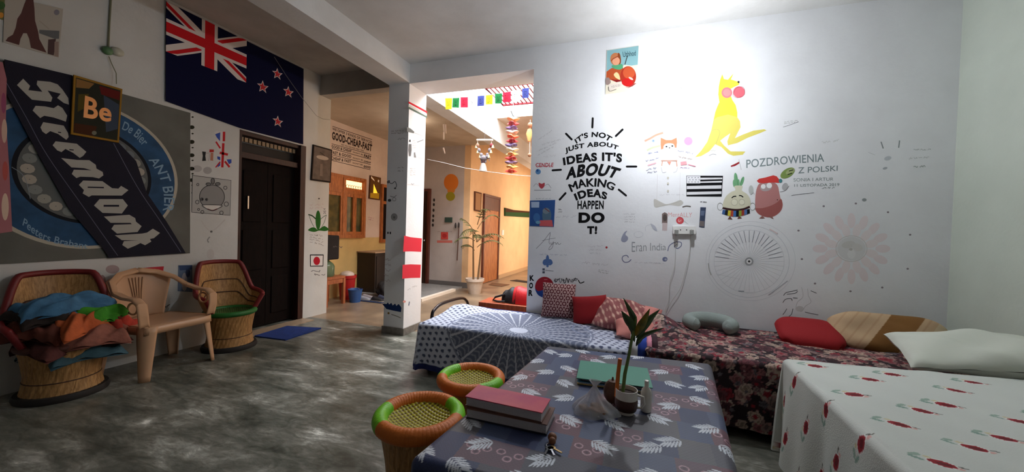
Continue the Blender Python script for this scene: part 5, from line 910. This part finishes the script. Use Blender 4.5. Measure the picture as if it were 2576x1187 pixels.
tag(o, 'white bed cloth scattered with red flowers at the right foreground', 'bedspread')

# ================================================================ low table and tablecloth
TZ = .6
NL = onZ(1064, 1143, TZ); e2 = onZ(1240, 1187, TZ); FLt = onZ(1385, 872, TZ); FRt = onZ(1776, 915, TZ); rq = onZ(1825, 1150, TZ)
d1_ = (e2-NL).to_2d(); d2_ = (rq-FRt).to_2d(); A_ = np.array([[d1_.x, -d2_.x], [d1_.y, -d2_.y]]); sol = np.linalg.solve(A_, np.array([FRt.x-NL.x, FRt.y-NL.y])); NR = NL+(e2-NL)*sol[0]
TQ = [(NL.x, NL.y), (NR.x, NR.y), (FRt.x, FRt.y), (FLt.x, FLt.y)]
tb = thing('low_table', 'low wooden table under the blue and mauve printed tablecloth', 'table')
TW = wood_mat('table_wood', (96, 62, 42), (64, 40, 28), 4); ins = lambda k: [((x-tcx)*k+tcx, (y-tcy)*k+tcy) for x, y in TQ]
tcx = sum(p[0] for p in TQ)/4; tcy = sum(p[1] for p in TQ)/4; Q = ins(.97)
MB().add([(x, y, z) for z in (TZ-.04, TZ-.006) for x, y in Q], [(0, 3, 2, 1), (4, 5, 6, 7)]+[(i, (i+1) % 4, 4+(i+1) % 4, 4+i) for i in range(4)], TW).build('tabletop', tb, False)
for x, y in ins(.86): MB().box(x-.025, x+.025, y-.025, y+.025, 0, TZ-.04, TW).build('leg', tb, False)
LV = [(-.453, 1.095), (-.486, .973), (-.244, 1.089), (-.222, 1.358), (-.258, 1.529), (-.422, 1.521), (-.397, 1.774), (-.09, 1.23), (.07, 1.282), (-.06, 1.39), (.135, 1.344), (.092, 1.497), (.273, 1.486), (.269, 1.73), (.159, 1.627), (.02, 1.6), (.325, 2.005), (.178, 1.866), (.143, 2.008), (-.32, 1.864), (-.355, 2.057), (-.187, 2.028), (-.12, 2.133), (-.29, 2.17), (-.48, 1.905), (-.46, 2.08), (.06, 1.13), (-.09, 1.05), (.25, 1.2), (.31, 1.36), (.3, 1.87), (.3, 2.16), (-.5, 1.66), (-.1, 1.86), (.0, 1.98), (-.55, 1.2), (-.3, .98), (-.1, .92), (.1, .98), (-.3, 1.68), (.03, 2.2), (-.62, 1.0), (-.45, .88)]
def pat_table(X, Y, e, S, T):
    pw, ph = .105, .125; i = np.floor((X+.09*np.floor(Y/ph))/pw); j = np.floor(Y/ph); h = (np.abs(np.sin(i*12.9898+j*78.233)*43758.5453)) % 1
    pl = [(46, 56, 92), (100, 64, 76), (86, 84, 92), (62, 74, 106), (94, 70, 84), (74, 74, 86)]; C = np.zeros(X.shape+(3,))
    k = (h*6).astype(int)
    for a in range(6): fill(C, k == a, pl[a])
    C *= (1+.12*np.sin(X*420)*np.sin(Y*420))[..., None]
    u, v = ((X+.09*np.floor(Y/ph)) % pw)/pw, (Y % ph)/ph; mv = (k == 1) | (k == 4)
    for cx in (.22, .5, .78):
        R = np.hypot((u-cx)*pw, (v-.5-.12*np.sin(cx*9))*ph); fill(C, mv & (np.abs(R-.013) < .0022), (178, 138, 150)); fill(C, mv & (R < .005), (70, 40, 60))
    for n_, (lx, ly) in enumerate(LV):
        a0 = R_(-35 if n_ % 2 else -145)+.15*math.sin(n_*3); ax, ay = math.cos(a0), math.sin(a0); m0 = (np.abs(X-lx) < .075) & (np.abs(Y-ly) < .075)
        for t in range(6):
            bx, by = lx+ax*(t-3)*.011, ly+ay*(t-3)*.011
            for sd in (-1, 1):
                aa = a0+sd*R_(52-4*t); l = .020+.003*math.sin(t*.6); cx, cy = bx+math.cos(aa)*l, by+math.sin(aa)*l; x, y = X-cx, Y-cy; p = x*math.cos(aa)+y*math.sin(aa); q = -x*math.sin(aa)+y*math.cos(aa); fill(C, m0 & ((p/l)**2+(q/.0038)**2 < 1), (206, 212, 222))
    hem = np.minimum(np.abs(T+.16), np.abs(T+.175)); fill(C, (hem < .003) | (np.abs(T+.145) < .002), (190, 190, 200)); fill(C, T < -.2, (40, 44, 66)); return C
o = draped('tablecloth', TQ, (.2, .2, .24, .2), TZ, .3, pat_table, vcol_mat('glazed_tablecloth', .5, .12, 300), .0024, .012, (), 2, rough_top=.0008, freq=16)
tag(o, 'blue and mauve patchwork tablecloth printed with white palm leaves', 'tablecloth')

# ================================================================ cane stools and chairs
CANE = wood_mat('cane_straw', (186, 142, 88), (138, 98, 54), 9, .5); OR = mat('orange_binding', (200, 106, 34), .5, bump=.3, bscale=40); LGm = mat('lime_binding', (112, 190, 28), .45, bump=.2, bscale=40)
def cane_body(R0, Rw, R1, z1, n=72, tw=.5):
    def f(u, v):
        a = 2*math.pi*u+tw*v; r = R0+(Rw-R0)*math.sin(math.pi*min(v*1.1, 1)*.5) if v < .45 else Rw+(R1-Rw)*((v-.45)/.55)**1.3
        r0 = Rw+(R0-Rw)*(1-min(1, v/.45))**1.5 if v < .45 else r; r0 *= 1+.012*math.cos(n*math.pi*u*1.0)
        return (r0*math.cos(a), r0*math.sin(a), z1*v)
    return f
def net(R, z, name, parent, c1, c2):
    N = 96; g = np.linspace(-1, 1, N); X, Y = np.meshgrid(g, g, indexing='ij'); Rr = np.maximum(np.abs(X), np.abs(Y)); rr = np.hypot(X, Y)+1e-9; X2, Y2 = X*Rr/rr*R, Y*Rr/rr*R
    k = 2*math.pi/.03; w = np.sin((X2+Y2*.5)*k)*np.sin((Y2*1.05-X2*.35)*k); Z = z-.03*(1-(Rr)**2)+.0035*w
    C = np.where((w > -.15)[..., None], col(c1), col(c2)); C = np.where((w > .55)[..., None], col(c1)*1.25, C)
    return np_mesh(name, np.stack([X2, Y2, Z], 2).reshape(-1, 3), gfaces(N, N), C.reshape(-1, 3), vcol_mat('woven_plastic', .4, .05, 100), parent)
def stool(label, loc, greens, R=.174, r=.034, z=.43):
    t = thing('cane_stool', label, 'stool', loc, 0, 'round cane stools at the table')
    MB().grid(cane_body(R*.95, R*.8, R*1.02, z), 144, 16, CANE).build('body', t, thick=.004)
    N = 72; segs = []; last = None; off_ = greens[0][0]
    for k in range(N):
        a0, a1 = off_+360*k/N, off_+360*(k+1)/N; mid = (a0+a1)/2; g = any(((mid-lo) % 360) < ((hi-lo) % 360) for lo, hi in greens); vs = []
        if g != last: segs.append((g, MB())); last = g
        mb = segs[-1][1]
        for a in (R_(a0), R_((a0+a1)/2), R_(a1)):
            bul = 1+.0*math.sin(a*40)
            rr = r*(1.0 if a != R_((a0+a1)/2) else 1.035)
            for q in range(12):
                b = 2*math.pi*q/12; rad = R+rr*math.cos(b); vs.append((rad*math.cos(a), rad*math.sin(a), z+rr*math.sin(b)*1.05))
        mb.add(vs, [(s*12+q, s*12+(q+1) % 12, (s+1)*12+(q+1) % 12, (s+1)*12+q) for s in (0, 1) for q in range(12)], LGm if g else OR)
    for g, mb in segs:
        o = mb.build('rim_band', t)
        if g: o['label'] = 'lime green wrapped band'
    net(R-.02, z+.005, 'seat_net', t, (160, 150, 26), (104, 78, 18))
    MB().lathe([(R*.93, 0), (R*1.0, 0), (R*1.01, .02), (R*.97, .03), (R*.93, .02)], mat('black_rubber_base', (36, 32, 30), .7), 40, cap=False).build('base_ring', t)
    return t
stool('orange and lime rimmed cane stool nearest the camera at the table corner', (-.917, 1.45, 0), ((180, 240), (10, 66)))
stool('orange and lime rimmed cane stool behind the nearer one beside the blue bed', (-.882, 1.925, 0), ((142, 200), (-50, 0)), .165, .032)
def cane_chair(label, loc, rimc, rz=0):
    t = thing('cane_chair', label, 'chair', loc, rz, 'red rimmed cane chairs by the left wall'); R = .205; z = .37
    MB().grid(cane_body(R*1.02, R*.88, R*1.03, z), 144, 14, CANE).build('body', t, thick=.005)
    MB().lathe([(R*.9, 0), (R*1.12, 0), (R*1.15, .02), (R*1.1, .045), (R*.95, .045)], MATS['black_rubber_base'], 48, cap=False).build('base_ring', t)
    MB().tube([(R*math.cos(a), R*math.sin(a), z) for a in np.linspace(0, 2*math.pi, 49)[:-1]], .026, rimc, 10, True).build('seat_rim', t); net(R-.012, z+.008, 'seat_net', t, (60, 92, 40), (30, 40, 26))
    for zz in (.13, .25): MB().tube([((R*.91)*math.cos(a), (R*.91)*math.sin(a), zz) for a in np.linspace(0, 2*math.pi, 49)[:-1]], .004, mat('dark_cane_tie', (70, 44, 30), .7), 6, True).build('tie_band', t)
    def top(th):
        d = abs(math.degrees(th)); k = min(1, max(0, (d-38)/34)); return .865-.01*(d/45)**2-.275*(k*k*(3-2*k))
    def rad(v): return R*.98+.075*v
    A0 = R_(112)
    MB().grid(lambda u, v: ((lambda th: (-(rad(v))*math.cos(th), rad(v)*math.sin(th), z+(top(th)-z)*v))(-A0+2*A0*u)), 90, 14, CANE).build('backrest', t, thick=.008)
    RC = mat('dark_red_binding', (112, 24, 26), .5, bump=.2, bscale=50); pts = [(-rad(1)*math.cos(th), rad(1)*math.sin(th), top(th)) for th in np.linspace(-A0, A0, 60)]
    pts = [(-R*math.cos(A0), -R*math.sin(A0), z+.02)]+pts+[(-R*math.cos(A0), R*math.sin(A0), z+.02)]; MB().tube(pts, .022, RC, 10).build('back_rim', t)
    for f in (.35, .62): MB().tube([(-(rad(f)-.008)*math.cos(th), (rad(f)-.008)*math.sin(th), z+(top(th)-z)*f) for th in np.linspace(-A0, A0, 50)], .005, MATS['dark_cane_tie'], 6).build('tie_band', t)
    return t
cane_chair('red rimmed cane chair with a green seat rim beside the dark door', (-3.95, 2.63, 0), mat('green_binding', (34, 104, 40), .5, bump=.2), R_(-8))
cane_chair('red rimmed cane chair at the far left heaped with clothes', (-3.955, 1.47, 0), mat('brown_binding', (80, 40, 30), .6), R_(-12))
# clothes heap
def garment(name, px, x, size, c, label, seed, rot=0, drop=0):
    p = onX(px[0], px[1], x); N = 44; g = np.linspace(-1, 1, N); U, Vv = np.meshgrid(g, g, indexing='ij'); rg = random.Random(seed); ph = [rg.uniform(0, 6) for _ in range(6)]
    ed = 1+.16*np.sin(3*np.arctan2(Vv, U)+ph[0])+.1*np.sin(5*np.arctan2(Vv, U)+ph[1]); X_ = U*size[0]/2*ed; Y_ = Vv*size[1]/2*ed
    r2 = np.clip(1-(np.maximum(np.abs(U), np.abs(Vv)))**4, 0, 1); Z_ = size[2]*(r2**.5)*(.7+.3*np.sin(U*4+Vv*2.5+ph[2])*np.sin(Vv*5+ph[3]))+.006*np.sin(U*13+Vv*9+ph[4])-drop*(U**2)
    Z_ = Z_*1.35-.05*(U**2)-.03*Vv**2; V1 = np.stack([X_, Y_, Z_], 2).reshape(-1, 3); V2 = np.stack([X_, Y_, -.05*(U**2)-.03*Vv**2-.012+0*Z_], 2).reshape(-1, 3); F = gfaces(N, N); a = R_(rot); M = np.array([[math.cos(a), -math.sin(a), 0], [math.sin(a), math.cos(a), 0], [0, 0, 1]])
    V = np.concatenate([V1, V2])@M.T+np.array([x, p.y, p.z]); F = np.concatenate([F, F[:, ::-1]+N*N]); o = np_mesh(name, V, F, None, mat('garment_%d' % seed, c, .9, noise=.35, nscale=14, bump=.5, bscale=30)); o['group'] = 'clothes heaped on the cane chair'; return tag(o, label, 'clothing')
garment('garment', (190, 872), -3.93, (.4, .40, .05), (60, 92, 104), 'teal cloth at the bottom of the clothes heap', 1)
garment('garment', (170, 850), -3.95, (.42, .44, .06), (84, 40, 36), 'dark red cloth low in the clothes heap', 2, 10)
garment('garment', (225, 838), -3.86, (.32, .40, .07), (150, 92, 76), 'brown pink folded cloth in the middle of the heap', 3, -15)
garment('garment', (130, 825), -3.96, (.36, .36, .08), (100, 48, 34), 'rust coloured cloth at the left of the heap', 4, 30)
garment('garment', (195, 815), -3.84, (.22, .26, .07), (196, 96, 50), 'orange cloth in the middle of the heap', 5, 12)
garment('garment', (270, 806), -3.92, (.24, .22, .07), (186, 62, 46), 'red cloth at the right of the heap', 6, 40)
garment('garment', (235, 785), -3.88, (.18, .34, .05), (66, 150, 36), 'bright green cloth lying near the top of the heap', 7, -20)
garment('garment', (110, 785), -4.0, (.3, .3, .06), (44, 34, 30), 'blackish cloth under the blue garment', 8, 0)
garment('garment', (165, 762), -3.97, (.24, .46, .06), (70, 120, 158), 'light blue garment on top of the heap', 9, -8)
# plastic armchair
PL = mat('beige_plastic', (190, 150, 116), .35); pc = thing('plastic_armchair', 'beige moulded plastic armchair between the two cane chairs', 'chair', (-3.93, 2.03, 0), R_(6))
def seat_f(u, v):
    x, y = -.22+.45*u, (v-.5)*.5*(1-.08*(1-u)); return (x, y, .425-.018*math.sin(math.pi*u)*math.sin(math.pi*v)-(.03*max(0, u-.88)/.12))
MB().grid(seat_f, 20, 20, PL).build('seat', pc, thick=.007)
def strip(pts_a, pts_b, m): n = len(pts_a); return MB().add(list(pts_a)+list(pts_b), [(i, i+1, n+i+1, n+i) for i in range(n-1)], m)
rimp = [(.235, -.25), (.24, 0), (.235, .25), (0, .26), (-.22, .23), (-.23, 0), (-.22, -.23), (0, -.26), (.235, -.25)]; rp = cat_rom(rimp); strip([(x, y, .425) for x, y in rp], [(x*1.01, y*1.01, .365) for x, y in rp], PL).build('apron', pc, thick=.006)
for sx, sy in ((1, 1), (1, -1), (-1, 1), (-1, -1)):
    tx, ty = (.215 if sx > 0 else -.2), .235; bx, by = tx+sx*.035, ty+.035
    def leg_f(u, v):
        w = .085*(1-v)+.045*v; a = (u-.5)*1.9; cx, cy = tx+(bx-tx)*v, ty+(by-ty)*v; r = w
        q = math.radians(45)+a; return ((cx-r*.55+r*math.cos(q)*.9)*1.0 if sx > 0 else -(-cx-r*.55+r*math.cos(q)*.9), sy*(cy-r*.55+r*math.sin(q)*.9), .42*(1-v))
    MB().grid(leg_f, 8, 10, PL).build('leg', pc, thick=.008)
def back_f(u, v): a = (u-.5)*1.6; w = 1+.12*v; return (-.05-.2*math.cos(a)*w-.03*v, .3*math.sin(a)*w*(.72+.28*v), .42+.39*v-.05*(abs(u-.5)*2)**2.5*v)
MB().grid(back_f, 22, 16, PL).build('backrest', pc, thick=.007)
for k in (-2, -1, 0, 1, 2): MB().tube([Vector(back_f(.5+k*.035*(.5+v), v))+Vector((.008, 0, 0)) for v in np.linspace(.35, .9, 8)], .006, PL, 6).build('back_rib', pc)
for sy in (1, -1):
    pth = [(.225, .255, .42), (.235, .27, .52), (.225, .275, .61), (.17, .275, .645), (.05, .275, .65), (-.08, .268, .68), (-.18, .23, .75), (-.25, .14, .805), (-.275, 0, .835)]
    P3 = [Vector((x, sy*y, z)) for x, y, z in pth]; sm = []
    for i in range(len(P3)-1):
        for t in np.linspace(0, 1, 5)[:-1]: sm.append(P3[i].lerp(P3[i+1], t))
    sm.append(P3[-1]); n = len(sm); vs = []
    for i, p in enumerate(sm):
        o_ = Vector((0, sy*.036, 0)) if i < n*.6 else Vector((-.012, sy*.018, .012)); vs += [p-o_, p-o_*.6+Vector((0, 0, .014)), p+o_*.6+Vector((0, 0, .014)), p+o_]
    MB().add(vs, [(i*4+k, i*4+k+1, i*4+k+5, i*4+k+4) for i in range(n-1) for k in range(3)], PL).build('armrest', pc, thick=.007)
    MB().tube([(.12+.05*math.cos(a), sy*.268, .575+.045*math.sin(a)) for a in np.linspace(0, 2*math.pi, 17)[:-1]], .008, PL, 8, True).build('arm_scroll', pc)

# ================================================================ cushions and pillows
def cushion(name, w, h, t, loc, rot, m, label, cat, pattern=None, N=56, pinch=.08, seed=0, wr=.0, rnd=.0):
    g = np.linspace(-1, 1, N); U, Vv = np.meshgrid(g, g, indexing='ij'); X_ = w/2*U*(1-pinch*(1-Vv**2))*np.sqrt(1-rnd*Vv**4*U**2); Y_ = h/2*Vv*(1-pinch*(1-U**2))*np.sqrt(1-rnd*U**4*Vv**2); th = t/2*(np.clip(1-U**4, 0, 1)*np.clip(1-Vv**4, 0, 1))**.55
    th = th*(1+wr*np.sin(U*5+seed)*np.sin(Vv*4+seed*2)); V1 = np.stack([X_, Y_, th+wr*.012*np.sin(U*11+Vv*8)], 2).reshape(-1, 3); V2 = np.stack([X_, Y_, -th-.001], 2).reshape(-1, 3)
    C = None
    if pattern is not None: c = pattern(X_, Y_); C = np.concatenate([c.reshape(-1, 3)]*2)
    F = gfaces(N, N); Fb = F[:, ::-1]+N*N; o = np_mesh(name, np.concatenate([V1, V2]), np.concatenate([F, Fb]), C, m); o.location = loc; o.rotation_euler = rot; return tag(o, label, cat)
def pat_rings(X, Y):
    C = np.ones(X.shape+(3,))*col((186, 150, 146)); p = .064; r_ = np.floor(Y/(p*.87)); u = (X/p+.5*(r_ % 2)) % 1-.5; v = (Y/(p*.87)) % 1-.5; R = np.hypot(u, v*.87)*p
    fill(C, (R < .0215) & (R > .0115), (92, 24, 36)); u2 = (X/p+.5*(r_ % 2)+.5) % 1-.5; R2 = np.hypot(u2*p, (np.abs(v)-.5)*p*.6+.006); fill(C, R2 < .0075, (92, 24, 36)); return C
z0 = BZ+.02
cushion('ring_cushion', .33, .34, .11, (-.715, 3.575, z0+.165), (R_(80), 0, R_(4)), FAB, 'square cushion with a dark ring pattern leaning on the mural wall', 'cushion', pat_rings, 150, .04)
RDm = mat('red_cushion_cloth', (150, 18, 26), .8, bump=.2, bscale=120)
cushion('red_cushion', .33, .27, .1, (-.40, 3.48, z0+.12), (R_(74), R_(-9), R_(-6)), RDm, 'plain red cushion standing on the blue bedspread beside the ring cushion', 'cushion', None, 50, .06)
PKp = [(206, 150, 140), (176, 110, 104), (220, 170, 156), (158, 92, 92), (196, 132, 124)]
def pat_pink(X, Y):
    C = np.ones(X.shape+(3,))*col((150, 88, 88)); n = np.sin(X*70)*np.sin(Y*64+X*20)+.6*np.sin(X*150+Y*90); fill(C, n > .35, (196, 146, 134)); fill(C, n > .95, (222, 186, 168)); fill(C, X > .13, (206, 132, 124)); return C
cushion('pink_pillow', .56, .36, .16, (-.06, 3.44, z0+.10), (R_(36), R_(8), R_(-4)), FAB, 'pink printed pillow between the red cushion and the floral bed', 'pillow', pat_pink, 110, .05, 2, .3)
cushion('pink_blanket', .42, .44, .12, (.05, 3.3, z0+.06), (R_(12), R_(4), R_(8)), mat('salmon_blanket', (200, 128, 120), .9, bump=.4, bscale=30), 'folded salmon blanket lying where the two wall beds meet', 'blanket', None, 50, .04, 3, .3)
# striped folded sheets at the bed end
for i, (xa, xb, c, lb_) in enumerate(((-.02, .03, (214, 214, 216), 'white folded sheet hanging at the end of the blue bed'), (.03, .09, (36, 66, 158), 'bright blue folded sheet hanging between the two wall beds'), (.09, .125, (214, 140, 160), 'pink folded sheet hanging beside the bright blue one'), (.125, .165, (54, 24, 36), 'dark maroon folded sheet hanging against the floral bedspread'))):
    pr = [(3.06, .52), (2.95, .535), (2.83, .53), (2.775, .49), (2.76, .42), (2.755, .32), (2.75, .22)]; pr = cat_rom(pr); n = len(pr)
    o = strip([(xa, y, z+.004*math.sin(k)) for k, (y, z) in enumerate(pr)], [(xb+.002, y-.006, z) for y, z in pr], mat('sheet_%d' % i, c, .85)).build('folded_sheet', thick=.008); tag(o, lb_, 'sheet', 'folded sheets between the wall beds')
# neck pillow
GY = mat('grey_plush', (140, 150, 146), .9, bump=.2, bscale=90); a_ = np.linspace(R_(-55), R_(235), 26)
npts = [(.6+.125*math.cos(a)*1.25, 3.42+.105*math.sin(a), FZ+.082+.01*math.sin(a)) for a in a_]; nr = [.02]+[.05+.012*math.sin(math.pi*i/25) for i in range(1, 25)]+[.02]
o = MB().tube(npts, nr, GY, 16).build('neck_pillow'); tag(o, 'grey horseshoe neck pillow on the floral bed', 'pillow')
cushion('red_cushion', .42, .34, .13, (1.29, 3.44, FZ+.075), (R_(24), 0, R_(-3)), RDm, 'plain red cushion lying on the floral bed beside the beige pillow', 'cushion', None, 50, .0, rnd=.5)
def pat_beige(X, Y):
    C = np.ones(X.shape+(3,))*col((190, 160, 126)); u = X-Y*.75; C[np.sin(u*90) > .8] = col((180, 148, 114)); fill(C, (u > -.07) & (u < .12), (124, 84, 36)); fill(C, (u > .21) & (u < .27), (204, 184, 150)); fill(C, u > .29, (176, 160, 128)); return C
cushion('beige_pillow', .70, .34, .17, (1.78, 3.46, FZ+.115), (R_(50), 0, R_(-3)), FAB, 'beige pillow with a broad brown diagonal band against the mural wall', 'pillow', pat_beige, 110, .0, 1, .15, rnd=.5)
cushion('white_pillow', .64, .42, .15, (1.88, 2.9, .665), (R_(14), R_(-8), R_(-12)), mat('white_pillow_cotton', (208, 212, 200), .85, bump=.3, bscale=14), 'plump white pillow at the right corner between the two beds', 'pillow', None, 60, .05, 4, .25)
MB().obox((2.06, 2.56, .64), (.22, .13, .035), mat('dark_navy_cloth', (30, 30, 44), .7, bump=.3), R_(30)).build('dark_pouch', None, False, bevel=.01); tag(bpy.data.objects['dark_pouch'], 'dark navy pouch at the right edge of the white bed cloth', 'pouch')

# ================================================================ things on the table
def book(name, x0, x1, y0, y1, z, th, cover, pages, label, group=None, rz=0, ctr=None, cat='notebook'):
    cx, cy = (x0+x1)/2, (y0+y1)/2; t = thing(name, label, cat, (cx, cy, z), rz, group); a, b = (x1-x0)/2, (y1-y0)/2
    MB().box(-a, a, -b, b, 0, .003, cover[0]).build('cover', t, False); MB().box(-a+.004, a-.004, -b+.003, b-.004, .003, th-.003, pages).build('pages', t, False); MB().box(-a, a, -b, b, th-.003, th, cover[1]).build('cover', t, False); return t
PGm = mat('grey_pages', (176, 172, 176), .8, bump=.4, bscale=200); DKC = mat('dark_cover', (40, 34, 44), .5); BRC = mat('brown_cover', (110, 72, 58), .6, noise=.3); PKC = mat('magenta_cover', (176, 24, 84), .5, c2=(204, 70, 84), nscale=7)
book('notebook', -.575, -.268, 1.215, 1.345, TZ+.003, .036, (DKC, BRC), PGm, 'lower thick notebook with a dark cover on the table edge', 'notebooks on the table')
book('notebook', -.582, -.285, 1.222, 1.335, TZ+.04, .036, (BRC, PKC), PGm, 'upper thick notebook with a shiny pink cover', 'notebooks on the table', R_(-2))
g = [onZ(x, y, TZ+.03) for x, y in ((1470, 910), (1640, 925), (1625, 975), (1442, 948))]; gx = sum(p.x for p in g)/4; gy = sum(p.y for p in g)/4
book('book', gx-.16, gx+.15, gy-.12, gy+.11, TZ+.003, .013, (mat('yellow_cover', (196, 176, 96), .6), mat('blue_cover', (60, 120, 150), .5)), PGm, 'yellow and blue covered book at the bottom of the green folder stack', 'books under the green folder', R_(4), cat='book')
book('book', gx-.14, gx+.155, gy-.115, gy+.11, TZ+.0165, .01, (DKC, DKC), PGm, 'dark covered thin book just beneath the green folder', 'books under the green folder', R_(1), cat='book')
o = MB().obox((gx, gy, TZ+.029), (.33, .24, .004), mat('green_card_folder', (70, 138, 118), .55), R_(4)).build('green_folder', None, False, bevel=.001); tag(o, 'flat green card folder lying on the books on the table', 'folder')
mx_, my_ = -.018, 1.49; mug = thing('mug', 'brown mug with a white rim holding a leafy cutting', 'mug', (mx_, my_, TZ+.002)); MBr = mat('brown_glaze', (72, 42, 34), .35, bump=.3, bscale=120); MWh = mat('white_glaze', (216, 210, 200), .3)
MB().lathe([(.001, 0), (.03, 0), (.03, .006), (.039, .02)], MWh, 36).build('mug_foot', mug); MB().lathe([(.037, .014), (.042, .03), (.042, .052), (.0412, .058)], MBr, 36, cap=False).build('body', mug, thick=.002); MB().lathe([(.0412, .058), (.0412, .092), (.0388, .092), (.037, .06)], MWh, 36, cap=False).build('rim', mug)
MB().lathe([(.001, .078), (.037, .076)], mat('dark_soil', (58, 44, 40), .9, bump=.8, bscale=90), 24).build('soil', mug)
MB().tube([(.04, 0, .075), (.062, 0, .07), (.066, 0, .045), (.056, 0, .028), (.04, 0, .026)], .005, MWh, 8).build('handle', mug)
Pm = lambda x, y: onY(x, y, my_); pl = thing('leafy_cutting', 'green lucky bamboo cutting with long leaves growing out of the mug', 'plant'); ST = mat('green_stem', (96, 120, 58), .5)
MB().tube([Pm(*p) for p in ((1567, 985), (1572, 940), (1582, 895), (1590, 850), (1597, 820), (1600, 795))], [.007, .007, .006, .0055, .005, .003], ST, 10).build('stem', pl)
LFm = mat('leaf_green', (66, 92, 42), .45, c2=(44, 66, 34), nscale=16); LY = mat('yellowing_leaf', (150, 128, 40), .45, c2=(84, 86, 40), nscale=30)
def leaf(pts, w, m, dy=0):
    c = [Pm(*p)+Vector((0, dy*i/(len(pts)-1), 0)) for i, p in enumerate(pts)]; c2 = []
    for i in range(len(c)-1):
        for t in (0, .25, .5, .75): c2.append(c[i].lerp(c[i+1], t))
    c2.append(c[-1]); n = len(c2); vs = []
    for i, p in enumerate(c2):
        f = math.sin(math.pi*(i/(n-1))**.75)*w+.001; d = (c2[min(i+1, n-1)]-c2[max(i-1, 0)]).normalized(); s_ = d.cross(Vector((0, 1, .25))).normalized(); vs += [p-s_*f, p-Vector((0, .006*f/w, 0)), p+s_*f]
    MB().add(vs, [(3*i+k, 3*i+k+1, 3*i+k+4, 3*i+k+3) for i in range(n-1) for k in (0, 1)], m).build('leaf', pl, thick=.0008)
leaf([(1599, 820), (1594, 800), (1585, 783), (1568, 752)], .011, LFm, .02); leaf([(1597, 835), (1588, 815), (1575, 795), (1564, 778)], .015, LFm, -.03); leaf([(1596, 860), (1592, 835), (1580, 815), (1568, 790)], .008, LFm, .03)
leaf([(1598, 845), (1610, 822), (1622, 800), (1634, 774)], .014, LY, -.02); leaf([(1600, 850), (1622, 822), (1640, 800), (1661, 782)], .012, LFm, .03); leaf([(1601, 860), (1622, 840), (1640, 830), (1668, 818)], .008, LFm, -.04); leaf([(1600, 870), (1612, 850), (1618, 830), (1628, 812)], .01, LFm, .05)
o = MB().tube([Pm(1551, 978)+Vector((0, 0, -.03)), Pm(1555, 940), Pm(1560, 902)], .008, mat('orange_plastic_stick', (206, 108, 34), .5), 10).build('orange_stick'); tag(o, 'flat orange stick standing in the mug', 'stick')
o = MB().lathe([(.001, 0), (.019, 0), (.021, .01), (.021, .07), (.017, .085), (.008, .095), (.008, .12), (.001, .122)], mat('white_bottle_plastic', (206, 200, 192), .3), 24, c=(.056, 1.535, TZ+.002)).build('white_bottle'); tag(o, 'small white bottle standing behind the mug', 'bottle')
o = MB().lathe([(.001, 0), (.022, 0), (.034, .02), (.036, .045), (.03, .07), (.02, .08), (.018, .084), (.005, .086), (.003, .1)], mat('brown_clay', (84, 54, 36), .55, bump=.4, bscale=60), 28, c=(-.075, 1.57, TZ+.002)).build('clay_pot'); tag(o, 'small brown clay pot behind the clear bag', 'pot')
bgt = thing('clear_plastic_bag', 'knotted clear plastic bag of brown snacks on the tablecloth', 'bag', (-.135, 1.44, TZ+.002))
CLR = mat('clear_crinkled_plastic', (225, 225, 228), .15, alpha=.45, bump=.9, bscale=35)
def bag_f(u, v):
    a = 2*math.pi*u; z = v*.125; r = .072*(1-min(1, v/.8))**.75*(.55+.45*math.sin(math.pi*min(1, v*1.2+.35)))+.007+.1*max(0, v-.86); r *= 1+.13*math.sin(3*a+1)+.07*math.sin(7*a+v*5); return (r*1.15*math.cos(a), r*.75*math.sin(a), z if v > .02 else 0)
MB().grid(bag_f, 48, 22, CLR).build('film', bgt)
rn = random.Random(9)
for k in range(9): MB().sphere((rn.uniform(-.05, .05), rn.uniform(-.025, .025), .012+rn.uniform(0, .012)), .014, mat('brown_snack', (166, 124, 100), .7, noise=.3), 8, (1.3, 1, .7)).build('snack', bgt)
ky = thing('key_bunch', 'bunch of keys with a round brown fob on the table beside the notebooks', 'keys', (-.243, 1.17, TZ+.002)); FB_ = mat('brown_fob', (120, 74, 46), .5, bump=.3)
MB().sphere((0, .018, .014), .015, FB_, 12).sphere((.004, .0, .012), .012, FB_, 12).build('fob', ky); MB().tube([(.012*math.cos(a), -.014+.012*math.sin(a), .004) for a in np.linspace(0, 2*math.pi, 17)[:-1]], .0015, MATS['bright_steel'], 6, True).build('ring', ky)
for a, m in ((-60, MATS['bright_steel']), (-95, mat('dark_key_head', (24, 24, 26), .4)), (-25, mat('brass_key', (190, 160, 110), .3, .9))):
    M = Matrix.Translation((0, -.02, .004)) @ Matrix.Rotation(R_(a), 4, 'Z'); k = MB().lathe([(.001, 0), (.01, 0), (.01, .003), (.001, .003)], m, 14, c=(.012, 0, 0)).box(.018, .048, -.003, .003, 0, .0025, m); k.v = [tuple(M @ Vector(v)) for v in k.v]; k.build('key', ky, False)

struct('trim_5', MB().box(XL, XL+.2, 2.9, 3.78, 0, .012, mat('beige_floor_strip', (168, 146, 122), .4, noise=.2)))  # flat beige strip on the floor in front of the dark door
